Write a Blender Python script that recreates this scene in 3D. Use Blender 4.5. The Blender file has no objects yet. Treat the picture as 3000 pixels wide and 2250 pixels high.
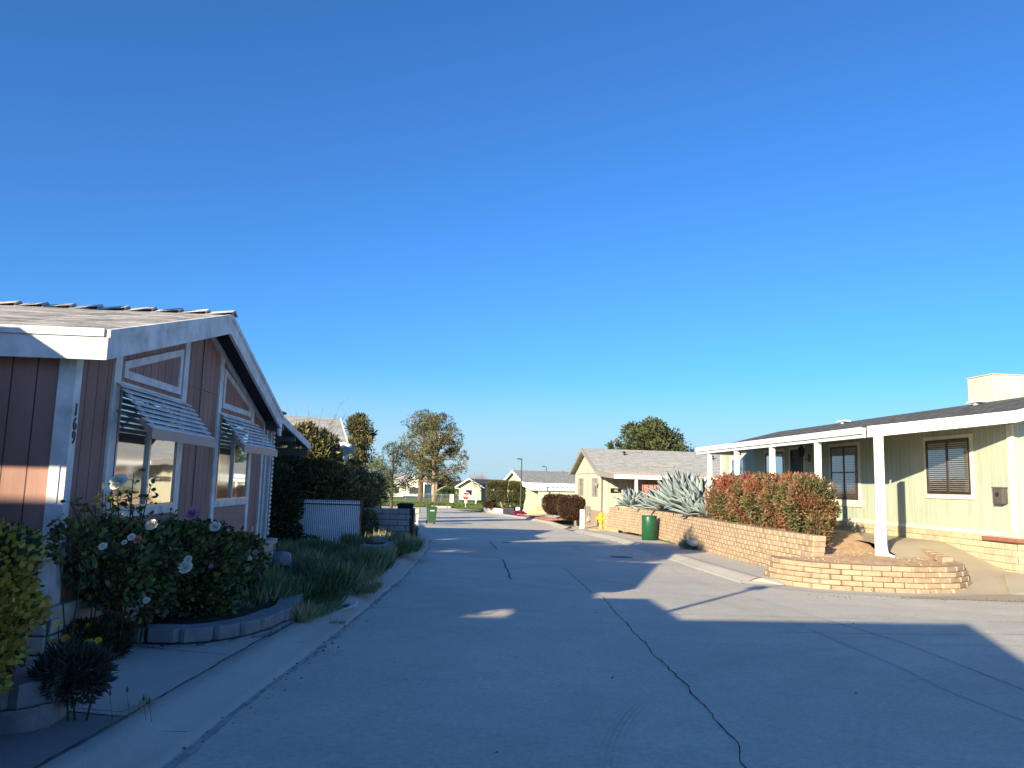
import bpy, bmesh, math, random
import numpy as np
from mathutils import Vector, Matrix
R_ = math.radians
sc = bpy.context.scene
rnd = random.Random(7)
rng = np.random.default_rng(11)

# ---------------------------------------------------------------- camera, sky, sun, exposure
CH = 1.6
F_, TH, RO = 2260.18, .128469, .0279083
fw = Vector((0, math.cos(TH), math.sin(TH))); r0 = Vector((1, 0, 0)); u0 = r0.cross(fw)
rv = r0 * math.cos(RO) + u0 * math.sin(RO)
uv = -r0 * math.sin(RO) + u0 * math.cos(RO)
cd = bpy.data.cameras.new('camera'); cam = bpy.data.objects.new('camera', cd)
sc.collection.objects.link(cam); sc.camera = cam
cd.sensor_width = 36; cd.lens = F_ / 3000 * 36; cd.clip_start = .05; cd.clip_end = 9000
M = Matrix((rv, uv, -fw)).transposed().to_4x4(); M.translation = (0, 0, CH); cam.matrix_world = M

SUN_AZ, SUN_EL = R_(34), R_(16.5)          # light travels towards +Y, turned SUN_AZ towards +X
w = bpy.data.worlds.new('World'); sc.world = w; w.use_nodes = True
nt = w.node_tree; bg = nt.nodes['Background']; sky = nt.nodes.new('ShaderNodeTexSky')
sky.sky_type = 'NISHITA'; sky.sun_disc = False; sky.sun_elevation = SUN_EL
sky.sun_rotation = SUN_AZ + math.pi
sky.altitude = 0; sky.air_density = 1.0; sky.dust_density = .7; sky.ozone_density = 10
# the thin pale haze of the lowest air, on top of the physical sky
tc = nt.nodes.new('ShaderNodeTexCoord'); sx = nt.nodes.new('ShaderNodeSeparateXYZ'); nt.links.new(tc.outputs['Generated'], sx.inputs[0])
mr = nt.nodes.new('ShaderNodeMapRange'); mr.inputs['From Min'].default_value = 0; mr.inputs['From Max'].default_value = .15
mr.inputs['To Min'].default_value = .85; mr.inputs['To Max'].default_value = 0; mr.interpolation_type = 'SMOOTHSTEP'; nt.links.new(sx.outputs[2], mr.inputs[0])
mxs = nt.nodes.new('ShaderNodeMix'); mxs.data_type = 'RGBA'; nt.links.new(mr.outputs[0], mxs.inputs[0]); nt.links.new(sky.outputs[0], mxs.inputs[6]); mxs.inputs[7].default_value = (2.35, 3.25, 3.9, 1)
mt = nt.nodes.new('ShaderNodeMix'); mt.data_type = 'RGBA'; mt.blend_type = 'MULTIPLY'; mt.inputs[0].default_value = 1; mt.inputs[7].default_value = (.90, .91, .88, 1)
nt.links.new(mxs.outputs[2], mt.inputs[6]); nt.links.new(mt.outputs[2], bg.inputs[0]); bg.inputs[1].default_value = .108
sl = bpy.data.lights.new('sun', 'SUN'); so = bpy.data.objects.new('sun', sl); sc.collection.objects.link(so)
sl.energy = 4.5; sl.angle = R_(.5); sl.color = (1, .85, .60)
dirv = Vector((math.sin(SUN_AZ) * math.cos(SUN_EL), math.cos(SUN_AZ) * math.cos(SUN_EL), -math.sin(SUN_EL)))
so.rotation_euler = dirv.to_track_quat('-Z', 'Y').to_euler()
sc.view_settings.view_transform = 'Standard'; sc.view_settings.look = 'None'
sc.view_settings.exposure = 1.25; sc.view_settings.gamma = 1

# ---------------------------------------------------------------- helpers
def gz(y):                                  # the street falls gently away from the camera
    if y < 50: return -.021 * y
    if y < 91: return -1.05 - .0137 * (y - 50)
    return -1.61
def ray(px, py):
    d = fw + ((px - 1500) * rv - (py - 1125) * uv) / F_
    return d / d.y
def gp(px, py, h=0):                        # a measured image point as a point on the ground
    d = ray(px, py); y = 5.
    for _ in range(60):
        t = (CH - h - gz(y)) / max(-d.z, 1e-4); y = .5 * y + .5 * min(t, 400)
    return Vector((d.x * y, y, gz(y) + h))
def at(px, py, Y):                          # a measured image point at the distance Y
    d = ray(px, py); return Vector((d.x * Y, Y, CH + d.z * Y))

def tag(o, label=None, cat=None, group=None, kind=None):
    if label: o['label'] = label
    if cat: o['category'] = cat
    if group: o['group'] = group
    if kind: o['kind'] = kind
    return o
def empty(name, loc=(0, 0, 0), rz=0, label=None, cat=None, group=None):
    o = bpy.data.objects.new(name, None); sc.collection.objects.link(o)
    o.location = loc; o.rotation_euler = (0, 0, rz); o.empty_display_size = .2
    return tag(o, label, cat, group)
class MB:
    def __init__(s): s.v = []; s.f = []; s.m = []
    def add(s, vs, fs, m=0):
        n = len(s.v); s.v += [tuple(v) for v in vs]
        s.f += [tuple(i + n for i in f) for f in fs]; s.m += [m] * len(fs); return s
    def box(s, x0, x1, y0, y1, z0, z1, m=0):
        v = [(x, y, z) for z in (z0, z1) for y in (y0, y1) for x in (x0, x1)]
        return s.add(v, [(0, 2, 3, 1), (4, 5, 7, 6), (0, 1, 5, 4), (2, 6, 7, 3), (0, 4, 6, 2), (1, 3, 7, 5)], m)
    def cbox(s, c, h, rz=0, tilt=0, m=0, taper=1):
        v = []
        for z in (-1, 1):
            for y in (-1, 1):
                for x in (-1, 1):
                    k = taper if z > 0 else 1
                    p = Vector((x * h[0] * k, y * h[1] * k, z * h[2]))
                    p = Matrix.Rotation(tilt, 3, 'X') @ p; p = Matrix.Rotation(rz, 3, 'Z') @ p
                    v.append(p + Vector(c))
        return s.add(v, [(0, 2, 3, 1), (4, 5, 7, 6), (0, 1, 5, 4), (2, 6, 7, 3), (0, 4, 6, 2), (1, 3, 7, 5)], m)
    def prism(s, poly, a0, a1, axis='x', m=0):      # poly in the two other axes, counter-clockwise seen from +axis
        n = len(poly)
        def P(a, p): return (a, p[0], p[1]) if axis == 'x' else ((p[1], a, p[0]) if axis == 'y' else (p[0], p[1], a))
        v = [P(a0, p) for p in poly] + [P(a1, p) for p in poly]
        f = [tuple(range(n - 1, -1, -1)), tuple(range(n, 2 * n))]
        f += [(i, (i + 1) % n, n + (i + 1) % n, n + i) for i in range(n)]
        return s.add(v, f, m)
    def quad(s, a, b, c, d, m=0): return s.add([a, b, c, d], [(0, 1, 2, 3)], m)
    def slab(s, pts, th, m=0):                      # a sheet of points given a thickness downwards
        n = len(pts); v = list(pts) + [(p[0], p[1], p[2] - th) for p in pts]
        f = [tuple(range(n)), tuple(range(2 * n - 1, n - 1, -1))] + [(i, n + i, n + (i + 1) % n, (i + 1) % n) for i in range(n)]
        return s.add(v, f, m)
    def tube(s, pts, rs, n=8, m=0, caps=True):
        pts = [Vector(p) for p in pts]
        if not hasattr(rs, '__len__'): rs = [rs] * len(pts)
        base = len(s.v); up = Vector((0, 0, 1))
        for i, p in enumerate(pts):
            t = (pts[min(i + 1, len(pts) - 1)] - pts[max(i - 1, 0)]).normalized()
            a = t.cross(up if abs(t.z) < .95 else Vector((1, 0, 0))).normalized(); b = t.cross(a)
            for k in range(n):
                an = 2 * math.pi * k / n
                s.v.append(tuple(p + (a * math.cos(an) + b * math.sin(an)) * rs[i]))
        for i in range(len(pts) - 1):
            for k in range(n):
                a0 = base + i * n + k; a1 = base + i * n + (k + 1) % n
                s.f.append((a0, a0 + n, a1 + n, a1)); s.m.append(m)
        if caps:
            s.f.append(tuple(base + k for k in range(n))); s.m.append(m)
            e = base + (len(pts) - 1) * n
            s.f.append(tuple(e + k for k in range(n - 1, -1, -1))); s.m.append(m)
        return s
    def lathe(s, prof, c=(0, 0, 0), n=24, m=0):
        b = len(s.v)
        for r, z in prof:
            for k in range(n):
                a = 2 * math.pi * k / n; s.v.append((c[0] + r * math.cos(a), c[1] + r * math.sin(a), c[2] + z))
        for i in range(len(prof) - 1):
            for k in range(n):
                a0 = b + i * n + k; a1 = b + i * n + (k + 1) % n
                s.f.append((a0, a1, a1 + n, a0 + n)); s.m.append(m)
        s.f.append(tuple(b + k for k in range(n - 1, -1, -1))); s.m.append(m)
        e = b + (len(prof) - 1) * n; s.f.append(tuple(e + k for k in range(n))); s.m.append(m)
        return s
    def build(s, name, mat, parent=None, smooth=False, bevel=0):
        me = bpy.data.meshes.new(name); me.from_pydata(s.v, [], s.f)
        for mm in (mat if isinstance(mat, (list, tuple)) else [mat]): me.materials.append(mm)
        me.polygons.foreach_set('material_index', s.m)
        if smooth: me.polygons.foreach_set('use_smooth', [True] * len(s.f))
        me.validate(); me.update()
        bm = bmesh.new(); bm.from_mesh(me); bmesh.ops.recalc_face_normals(bm, faces=bm.faces)
        if bevel: bmesh.ops.bevel(bm, geom=bm.edges[:], offset=bevel, segments=1, affect='EDGES', clamp_overlap=True)
        bm.to_mesh(me); bm.free()
        o = bpy.data.objects.new(name, me); sc.collection.objects.link(o)
        if parent: o.parent = parent
        return o

# ---------------------------------------------------------------- materials
MATS = {}
class NB:
    def __init__(s, name, rough=.8, spec=.3):
        s.mat = bpy.data.materials.new(name); s.mat.use_nodes = True; s.t = s.mat.node_tree
        s.b = s.t.nodes['Principled BSDF']; s.b.inputs['Roughness'].default_value = rough
        s.b.inputs['Specular IOR Level'].default_value = spec
        s.co = s.t.nodes.new('ShaderNodeTexCoord')
    def n(s, ty, **k):
        x = s.t.nodes.new('ShaderNode' + ty)
        for a, v in k.items():
            if isinstance(a, str) and hasattr(x, a): setattr(x, a, v)
        return x
    def l(s, a, b): s.t.links.new(a, b)
    def val(s, inp, v):
        if hasattr(v, 'links') or isinstance(v, bpy.types.NodeSocket): s.l(v, inp)
        else: inp.default_value = v
    def math(s, op, a, b=0, c=0):
        x = s.n('Math', operation=op); s.val(x.inputs[0], a); s.val(x.inputs[1], b); s.val(x.inputs[2], c); return x.outputs[0]
    def noise(s, scale, detail=4, vec=None, rough=.5, sc3=None):
        x = s.n('TexNoise'); x.inputs['Scale'].default_value = scale; x.inputs['Detail'].default_value = detail
        x.inputs['Roughness'].default_value = rough
        v = vec or s.co.outputs['Object']
        if sc3:
            mp = s.n('Mapping'); mp.inputs['Scale'].default_value = sc3; s.l(v, mp.inputs[0]); v = mp.outputs[0]
        s.l(v, x.inputs['Vector']); return x.outputs['Fac']
    def ramp(s, fac, stops, interp='LINEAR'):
        x = s.n('ValToRGB'); x.color_ramp.interpolation = interp; e = x.color_ramp.elements
        while len(e) < len(stops): e.new(.5)
        for i, (p, c) in enumerate(stops):
            e[i].position = p; e[i].color = (*c, 1) if len(c) == 3 else c
        s.l(fac, x.inputs[0]); return x.outputs[0]
    def mix(s, f, a, b, mode='MIX'):
        x = s.n('Mix', data_type='RGBA', blend_type=mode)
        s.val(x.inputs[0], f)
        for i, c in ((6, a), (7, b)):
            if isinstance(c, bpy.types.NodeSocket): s.l(c, x.inputs[i])
            else: x.inputs[i].default_value = (*c, 1)
        return x.outputs[2]
    def bump(s, h, dist=.01, strength=1):
        x = s.n('Bump'); x.inputs['Distance'].default_value = dist; x.inputs['Strength'].default_value = strength
        s.l(h, x.inputs['Height']); s.l(x.outputs[0], s.b.inputs['Normal'])
    def col(s, c): s.val(s.b.inputs['Base Color'], c if isinstance(c, bpy.types.NodeSocket) else (*c, 1))
    def attr(s, name='rnd'):
        x = s.n('Attribute'); x.attribute_name = name; return x.outputs['Fac']
    def sep_col(s, c):
        x = s.n('SeparateColor'); s.l(c, x.inputs[0]); return x.outputs[0]
    def sep(s, out='Object'):
        x = s.n('SeparateXYZ'); s.l(s.co.outputs[out], x.inputs[0]); return x.outputs
def sc_(c, k): return tuple(min(1, v * k) for v in c)

def m_plain(name, c, rough=.6, spec=.3, var=.12, scale=3, bump=0, metal=0):
    if name in MATS: return MATS[name]
    b = NB(name, rough, spec); n = b.noise(scale, 6)
    b.col(b.ramp(n, [(.3, sc_(c, 1 - var)), (.7, sc_(c, 1 + var))]))
    b.b.inputs['Metallic'].default_value = metal
    if bump: b.bump(b.noise(60, 4), bump)
    MATS[name] = b.mat; return b.mat
def m_siding(name, c, spacing=.203, light=False, weather=.15):
    b = NB(name, .75, .2); o = b.sep()
    g = b.n('NewGeometry'); sx = b.n('SeparateXYZ'); b.l(g.outputs['Normal'], sx.inputs[0])
    isx = b.math('GREATER_THAN', b.math('ABSOLUTE', sx.outputs[0]), .7)
    co = b.math('ADD', b.math('MULTIPLY', o[1], isx), b.math('MULTIPLY', o[0], b.math('SUBTRACT', 1, isx)))
    fr = b.math('FRACT', b.math('DIVIDE', b.math('ADD', co, 50.03), spacing))
    gr = b.math('LESS_THAN', fr, .055 if not light else .1)
    n1 = b.noise(2.5, 6, sc3=(1, 1, .25)); n2 = b.noise(40, 4, sc3=(1, 1, .08))
    base = b.ramp(n1, [(.3, sc_(c, 1 - weather)), (.7, sc_(c, 1 + weather))])
    base = b.mix(b.math('MULTIPLY', n2, .3), base, sc_(c, .55)); st_n = b.noise(6, 5, sc3=(1, 1, .06), rough=.7); base = b.mix(b.math('MULTIPLY', b.math('GREATER_THAN', st_n, .62), .14), base, sc_(c, .5))
    b.col(b.mix(gr, base, sc_(c, 1.25) if light else sc_(c, .22)))  # light grooves: sun caught along them is put into the groove colour
    b.bump(b.math('ADD', b.math('MULTIPLY', gr, -1), b.math('MULTIPLY', n2, .18)), .006)
    MATS[name] = b.mat; return b.mat
def m_shingle(name, a, c, row=.14, axis='y', wide=.3, mort=.06):
    b = NB(name, .95, .1)
    mp = b.n('Mapping'); b.l(b.co.outputs['Object'], mp.inputs[0])
    if axis == 'x': mp.inputs['Rotation'].default_value = (0, 0, R_(90))
    x = b.n('TexBrick'); b.l(mp.outputs[0], x.inputs['Vector'])
    x.inputs['Scale'].default_value = 1; x.inputs['Brick Width'].default_value = wide; x.inputs['Row Height'].default_value = row
    x.inputs['Mortar Size'].default_value = row * mort; x.inputs['Mortar'].default_value = (*sc_(c, .35), 1)
    x.inputs['Color1'].default_value = (*a, 1); x.inputs['Color2'].default_value = (*c, 1)
    n = b.noise(5, 8, sc3=(.6, 1, 1), rough=.7); stk = b.noise(1, 4, sc3=(2.2, 16, 4) if axis == 'y' else (16, 2.2, 4), rough=.75)
    b.col(b.mix(.62 if axis == 'y' and c[0] < .2 and c[0] > .1 else b.math('MULTIPLY', n, .7), x.outputs[0], b.ramp(stk, [(.40, sc_(c, .4)), (.48, c), (.58, sc_(a, 1.35))])))
    b.bump(b.math('SUBTRACT', b.math('MULTIPLY', b.noise(60, 3), .4), x.outputs['Fac']), .008)
    MATS[name] = b.mat; return b.mat
def m_leaf(name, stops, rough=.5, trans=.25, spec=.35):
    b = NB(name, rough, spec)
    c = b.ramp(b.attr(), stops); n = b.noise(3, 3)
    c = b.mix(b.math('MULTIPLY', n, .35), c, sc_(stops[0][1], .5)); b.col(c)
    tr = b.n('BsdfTranslucent'); b.l(c, tr.inputs[0]); mx = b.n('MixShader'); mx.inputs[0].default_value = trans
    b.l(b.b.outputs[0], mx.inputs[1]); b.l(tr.outputs[0], mx.inputs[2]); b.l(mx.outputs[0], b.t.nodes['Material Output'].inputs[0])
    MATS[name] = b.mat; return b.mat
def m_block(name, c, var=.18, sc=9):
    b = NB(name, .95, .1)
    n = b.noise(sc, 8, rough=.65); n2 = b.noise(1.3, 3); a = b.attr()
    col = b.ramp(n, [(.25, sc_(c, .62)), (.5, c), (.75, sc_(c, 1.3))])
    col = b.mix(b.math('MULTIPLY', n2, .45), col, sc_(c, .75)); col = b.mix(b.math('MULTIPLY', a, var), col, sc_(c, 1.45))
    b.col(col); b.bump(b.noise(28, 8, rough=.7), .012); MATS[name] = b.mat; return b.mat
def m_concrete(name, c, stain=.5):
    b = NB(name, .9, .15)
    big = b.noise(.35, 8, rough=.62); mid = b.noise(3.2, 9, rough=.7); fine = b.noise(90, 3)
    col = b.ramp(big, [(.3, sc_(c, .72)), (.5, c), (.7, sc_(c, 1.2))])
    col = b.mix(b.math('MULTIPLY', mid, stain), col, sc_(c, .78))
    col = b.mix(b.math('MULTIPLY', fine, .4), col, sc_(c, 1.25))
    b.col(col); b.bump(b.math('ADD', fine, b.math('MULTIPLY', mid, 2)), .004); MATS[name] = b.mat; return b.mat

WHITE = m_plain('white_paint', (.80, .80, .77), .55, .3, .05, 2)
WHITE2 = m_plain('aged_white_paint', (.64, .65, .64), .7, .2, .22, 5, .002)
PINK = m_siding('pink_siding', (.34, .20, .165), .203, False, .22)
PINKF = m_plain('pink_panel_paint', (.34, .20, .165), .7, .2, .12, 5, .001)
MAUVE = m_plain('mauve_metal_paint', (.40, .26, .23), .5, .3, .05)
GREEN = m_siding('pale_green_siding', (.435, .49, .385), .203, True, .14)
GREEN2 = m_siding('mint_siding', (.54, .62, .47), .3, False, .05)
CREAM = m_siding('cream_siding', (.60, .56, .42), .3, False, .05)
CREAMP = m_plain('cream_paint', (.60, .56, .43), .6, .3, .05)
SH1 = m_shingle('weathered_shingles', (.56, .54, .50), (.19, .18, .17), .13)
SH2 = m_shingle('light_shingles', (.50, .50, .46), (.34, .34, .31), .14)
SH3 = m_shingle('grey_shingles', (.36, .36, .34), (.24, .25, .24), .14)
SH4 = m_shingle('charcoal_shingles', (.17, .17, .16), (.07, .075, .075), .14, 'x')
SHD = m_shingle('dark_shingles', (.08, .08, .09), (.05, .05, .055), .14)
TAN = m_block('tan_split_block', (.375, .28, .188), .45, 7); GREYB = m_block('grey_split_block', (.24, .24, .24), .4, 8)
SLUMP = m_block('slump_block', (.46, .43, .37), .25, 5); CREAMB = m_block('cream_slump_block', (.50, .43, .29), .2, 5)
CMU = m_block('cinder_block', (.30, .29, .27), .25, 5); MORT = m_plain('mortar', (.12, .12, .12), .95, .1)
MORTL = m_plain('light_mortar', (.42, .37, .27), .95, .1)
REDB = m_block('red_brick', (.33, .14, .095))
CONC = m_concrete('kerb_concrete', (.50, .465, .39)); SLABM = m_concrete('path_concrete', (.46, .42, .37), .3)
ROUGHC = m_concrete('rough_concrete', (.56, .51, .43), .9)
TAUPE = m_plain('taupe_paint', (.29, .26, .22), .6, .3, .06)
DARKM = m_plain('dark_metal', (.02, .02, .022), .4, .5, .1); BRONZE = m_plain('bronze_frame', (.05, .035, .028), .4, .5, .1)
BLACK = m_plain('black', (.008, .008, .01), .6, .3); ALU = m_plain('aluminium', (.35, .36, .38), .35, .5, .1, 3, 0, .6)
GALV = m_plain('galvanised_steel', (.45, .46, .47), .4, .5, .15, 12, 0, .7)
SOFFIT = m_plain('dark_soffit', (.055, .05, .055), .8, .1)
CORR = m_plain('corrugated_metal', (.10, .13, .15), .5, .3, .1); BLINDC = m_plain('blind_slats', (.55, .53, .48), .6, .2, .03)
BARK = m_plain('bark', (.13, .095, .07), .95, .05, .35, 8, .01); BARKL = m_plain('pale_bark', (.36, .28, .21), .95, .05, .3, 6, .01)
TWIG = m_plain('bare_twig', (.22, .16, .11), .9, .1, .3, 4)
YEL = m_plain('yellow_paint', (.78, .62, .04), .45, .4, .08); REDP = m_plain('red_sign_paint', (.62, .02, .03), .45, .4, .04)
GRNM = m_plain('green_metal', (.012, .085, .038), .4, .45, .15, 6); BING = m_plain('green_plastic', (.035, .085, .035), .5, .35, .1)
TYRE = m_plain('black_rubber', (.015, .015, .015), .85, .2)

def m_glass(name, tint=(.02, .025, .03), rough=.02, mirror=.35):
    b = NB(name, rough, .6); b.col(tint)
    g = b.n('BsdfGlossy'); g.inputs['Roughness'].default_value = rough; g.inputs['Color'].default_value = (.9, .93, .95, 1)
    lw = b.n('LayerWeight'); lw.inputs[0].default_value = .5
    wv = b.noise(1.3, 1); bp = b.n('Bump'); bp.inputs['Distance'].default_value = .004; b.l(wv, bp.inputs['Height']); b.l(bp.outputs[0], g.inputs['Normal'])
    mx = b.n('MixShader'); b.l(b.math('ADD', b.math('MULTIPLY', lw.outputs[1], .6), mirror), mx.inputs[0])
    b.l(b.b.outputs[0], mx.inputs[1]); b.l(g.outputs[0], mx.inputs[2]); b.l(mx.outputs[0], b.t.nodes['Material Output'].inputs[0])
    MATS[name] = b.mat; return b.mat
GLASS = m_glass('window_glass'); GLASSL = m_glass('curtained_glass', (.20, .21, .20), .03, .20)
def m_clear(name):
    m = bpy.data.materials.new(name); m.use_nodes = True; t = m.node_tree; t.nodes.clear()
    o = t.nodes.new('ShaderNodeOutputMaterial'); a = t.nodes.new('ShaderNodeBsdfTransparent'); g = t.nodes.new('ShaderNodeBsdfGlossy')
    g.inputs['Roughness'].default_value = .02; g.inputs['Color'].default_value = (.9, .95, 1, 1); a.inputs[0].default_value = (.93, .94, .95, 1)
    f = t.nodes.new('ShaderNodeLayerWeight'); f.inputs[0].default_value = .5; x = t.nodes.new('ShaderNodeMixShader')
    pw = t.nodes.new('ShaderNodeMath'); pw.operation = 'POWER'; pw.inputs[1].default_value = 3; t.links.new(f.outputs[1], pw.inputs[0])
    mu = t.nodes.new('ShaderNodeMath'); mu.operation = 'MULTIPLY_ADD'; mu.inputs[1].default_value = .8; mu.inputs[2].default_value = .07; t.links.new(pw.outputs[0], mu.inputs[0])
    t.links.new(mu.outputs[0], x.inputs[0]); t.links.new(a.outputs[0], x.inputs[1]); t.links.new(g.outputs[0], x.inputs[2]); t.links.new(x.outputs[0], o.inputs[0])
    return m
CLEAR = m_clear('clear_pane')

# ---------------------------------------------------------------- foliage
def leaf_mesh(name, mat, P, D, size, width=.45, fold=.15, hexa=False, parent=None, rv_=None, droop=0):
    """P points, D directions the leaves point in; every leaf a small folded blade with its own random value."""
    N = len(P); P = np.asarray(P, float); D = np.asarray(D, float)
    D = D / (np.linalg.norm(D, axis=1, keepdims=True) + 1e-9)
    T = rng.normal(size=(N, 3)); S = np.cross(D, T); S /= (np.linalg.norm(S, axis=1, keepdims=True) + 1e-9); U = np.cross(S, D)
    L = (np.asarray(size) * rng.uniform(.65, 1.3, N))[:, None]; W = L * width
    if hexa:
        V = np.stack([P, P + D * L * .3 + S * W * .45 + U * L * fold * .7, P + D * L * .68 + S * W * .42 + U * L * fold * .6,
                      P + D * L - U * L * droop, P + D * L * .68 - S * W * .42 + U * L * fold * .6, P + D * L * .3 - S * W * .45 + U * L * fold * .7], 1).reshape(-1, 3)
        k = 6; idx = np.array([[0, 1, 2, 3], [0, 3, 4, 5]]); fl = 4
    else:
        V = np.stack([P, P + D * L * .5 + S * W * .5 + U * L * fold, P + D * L, P + D * L * .5 - S * W * .5 + U * L * fold], 1).reshape(-1, 3)
        k = 4; idx = np.array([[0, 1, 2], [0, 2, 3]]); fl = 3
    F = (np.arange(N)[:, None, None] * k + idx[None]).reshape(-1)
    me = bpy.data.meshes.new(name); me.vertices.add(len(V)); me.vertices.foreach_set('co', V.ravel())
    nf = N * 2; me.loops.add(nf * fl); me.loops.foreach_set('vertex_index', F.astype(np.int32))
    me.polygons.add(nf); me.polygons.foreach_set('loop_start', np.arange(nf, dtype=np.int32) * fl)
    me.update(calc_edges=True)
    a = me.attributes.new('rnd', 'FLOAT', 'FACE')
    r = rng.uniform(0, 1, N) if rv_ is None else np.asarray(rv_); a.data.foreach_set('value', np.repeat(r, 2).astype(np.float32))
    me.materials.append(mat); o = bpy.data.objects.new(name, me); sc.collection.objects.link(o)
    if parent: o.parent = parent
    return o
def shell(c, r, n, inner=.55, squash=None, top=None):
    """points in an uneven ellipsoid, denser near its skin; returns points and outward directions"""
    d = rng.normal(size=(n, 3)); d /= np.linalg.norm(d, axis=1, keepdims=True)
    t = rng.uniform(inner, 1, n) ** .5; ph = rng.uniform(0, 6, 3)
    bump = 1 + .10 * np.sin(d[:, 0] * 5 + ph[0]) * np.cos(d[:, 1] * 6 + ph[1]) + .08 * np.sin(d[:, 2] * 9 + ph[2])
    return np.asarray(c) + d * t[:, None] * bump[:, None] * np.asarray(r), d
def clumps(cs, per, rad, flat=1.):
    P = []; D = []; RV = []
    for c in cs:
        n = int(per * rnd.uniform(.6, 1.3)); r = rad * rnd.uniform(.65, 1.25)
        d = rng.normal(size=(n, 3)); d /= np.linalg.norm(d, axis=1, keepdims=True)
        t = rng.uniform(.1, 1, n) ** .5
        P.append(np.asarray(c) + d * t[:, None] * r * np.array([1, 1, .7 * flat])); D.append(d + np.array([0, 0, .35]))
        RV.append(np.clip(rnd.uniform(.25, .75) + rng.normal(0, .18, n), 0, 1))
    return np.concatenate(P), np.concatenate(D), np.concatenate(RV)
def tree(name, label, cat, base, H, R, mat, bark, leaf=.25, per=60, n=60, r_clump=.7, trunk_r=.18, z0=.3, shape='oval', seed=1, group=None, lean=0, width=.3, forks=1, leafn=None):
    q = random.Random(seed); root = empty(name, base, 0, label, cat, group)
    tb = MB(); cs = []
    tops = []
    for k in range(forks):
        ox, oy = (0, 0) if forks == 1 else (q.uniform(-.12, .12) * R * 2, q.uniform(-.1, .1) * R * 2)
        pts = [Vector((0, 0, -.2)), Vector((ox * .2, oy * .2, H * .12))]
        for i in range(1, 8):
            f = i / 7; pts.append(Vector((ox * f + lean * f * H + q.uniform(-.04, .04) * R, oy * f + q.uniform(-.04, .04) * R, H * (.12 + .84 * f))))
        tb.tube(pts, [trunk_r * (1.15 if i == 0 else 1 - .88 * i / 8) / (1 + .25 * (forks - 1)) for i in range(9)], 8); tops.append(pts)
    for i in range(n):
        pts = q.choice(tops); f = z0 + (1 - z0) * ((i + .5) / n); z = H * f
        if shape == 'oval': rr = R * (math.sin(math.pi * min(1, max(.06, ((f - z0) / (1 - z0)) * .86 + .12))) ** .6)
        elif shape == 'cone': rr = R * (1.04 - ((f - z0) / (1 - z0)) ** 1.2) * .95
        else: rr = R * (1 - ((f - z0) / (1 - z0)) ** 3) ** .5
        a = q.uniform(0, 2 * math.pi); d = rr * q.uniform(.35, 1.05) ** .7
        ax = Vector((lean * z, 0, 0)); s = min(range(len(pts)), key=lambda k: abs(pts[k].z - z * .82))
        e = Vector((math.cos(a) * d, math.sin(a) * d, z)) + ax; st = pts[s]
        mid = st.lerp(e, .5) + Vector((0, 0, q.uniform(-.15, .1) * R * .3))
        br = trunk_r * .3 * (1 - .6 * f)
        tb.tube([st, mid, e], [br, br * .6, br * .2], 5, caps=False); cs.append(e)
        if q.random() < .6: cs.append(mid.lerp(e, .45) + Vector((q.uniform(-.3, .3), q.uniform(-.3, .3), q.uniform(0, .3))) * r_clump)
    tb.build('trunk', bark, root, True)
    P, D, RV = clumps(cs, per, r_clump)
    leaf_mesh('crown', mat, P, D, leaf, width, .12, False, root, RV)
    return root
L_BROAD = m_leaf('broad_leaves', [(0, (.035, .05, .02)), (.5, (.10, .125, .05)), (1, (.20, .21, .10))], .6, .2, .2)
L_PINE = m_leaf('pine_needles', [(0, (.05, .06, .025)), (.5, (.15, .15, .065)), (1, (.30, .25, .13))], .7, .15, .1)
L_DARK = m_leaf('dark_leaves', [(0, (.018, .032, .014)), (.5, (.05, .075, .028)), (1, (.10, .125, .05))], .6, .2, .2)
L_OLIVE = m_leaf('olive_leaves', [(0, (.06, .07, .03)), (.5, (.17, .17, .07)), (1, (.42, .35, .17))], .6, .25, .2)
L_BROWN = m_leaf('brown_red_leaves', [(0, (.03, .014, .012)), (.5, (.085, .045, .03)), (1, (.16, .10, .05))], .7, .15, .1)
L_TOPI = m_leaf('topiary_leaves', [(0, (.05, .055, .022)), (.5, (.13, .13, .05)), (1, (.21, .19, .08))], .7, .2, .1)
L_ROSE = m_leaf('rose_leaves', [(0, (.04, .025, .025)), (.3, (.06, .08, .03)), (.55, (.10, .18, .05)), (.78, (.24, .30, .09)), (.9, (.32, .28, .10)), (1, (.22, .08, .06))], .4, .2, .4)
L_VAR = m_leaf('variegated_leaves', [(0, (.02, .06, .03)), (.40, (.035, .095, .03)), (.46, (.50, .38, .06)), (.8, (.70, .50, .10)), (1, (.72, .62, .28))], .4, .25, .4)
L_PHOT = m_leaf('photinia_leaves', [(0, (.05, .065, .025)), (.22, (.10, .12, .04)), (.42, (.25, .20, .09)), (.6, (.33, .15, .085)), (.82, (.36, .08, .05)), (1, (.38, .03, .045))], .45, .25, .35)
L_GRASS = m_leaf('weed_grass', [(0, (.10, .13, .06)), (.4, (.22, .28, .13)), (.65, (.40, .38, .20)), (1, (.62, .52, .34))], .6, .3, .15)
L_LAWN = m_leaf('lawn_grass', [(0, (.06, .11, .02)), (.6, (.14, .21, .05)), (1, (.28, .29, .10))], .6, .3, .1)
L_SHRUB = m_leaf('purplish_shrub', [(0, (.03, .04, .03)), (.6, (.075, .095, .07)), (1, (.16, .10, .11))], .6, .2, .2)
L_AGAVE = m_plain('agave_skin', (.24, .30, .30), .55, .3, .15, 5)
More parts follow.
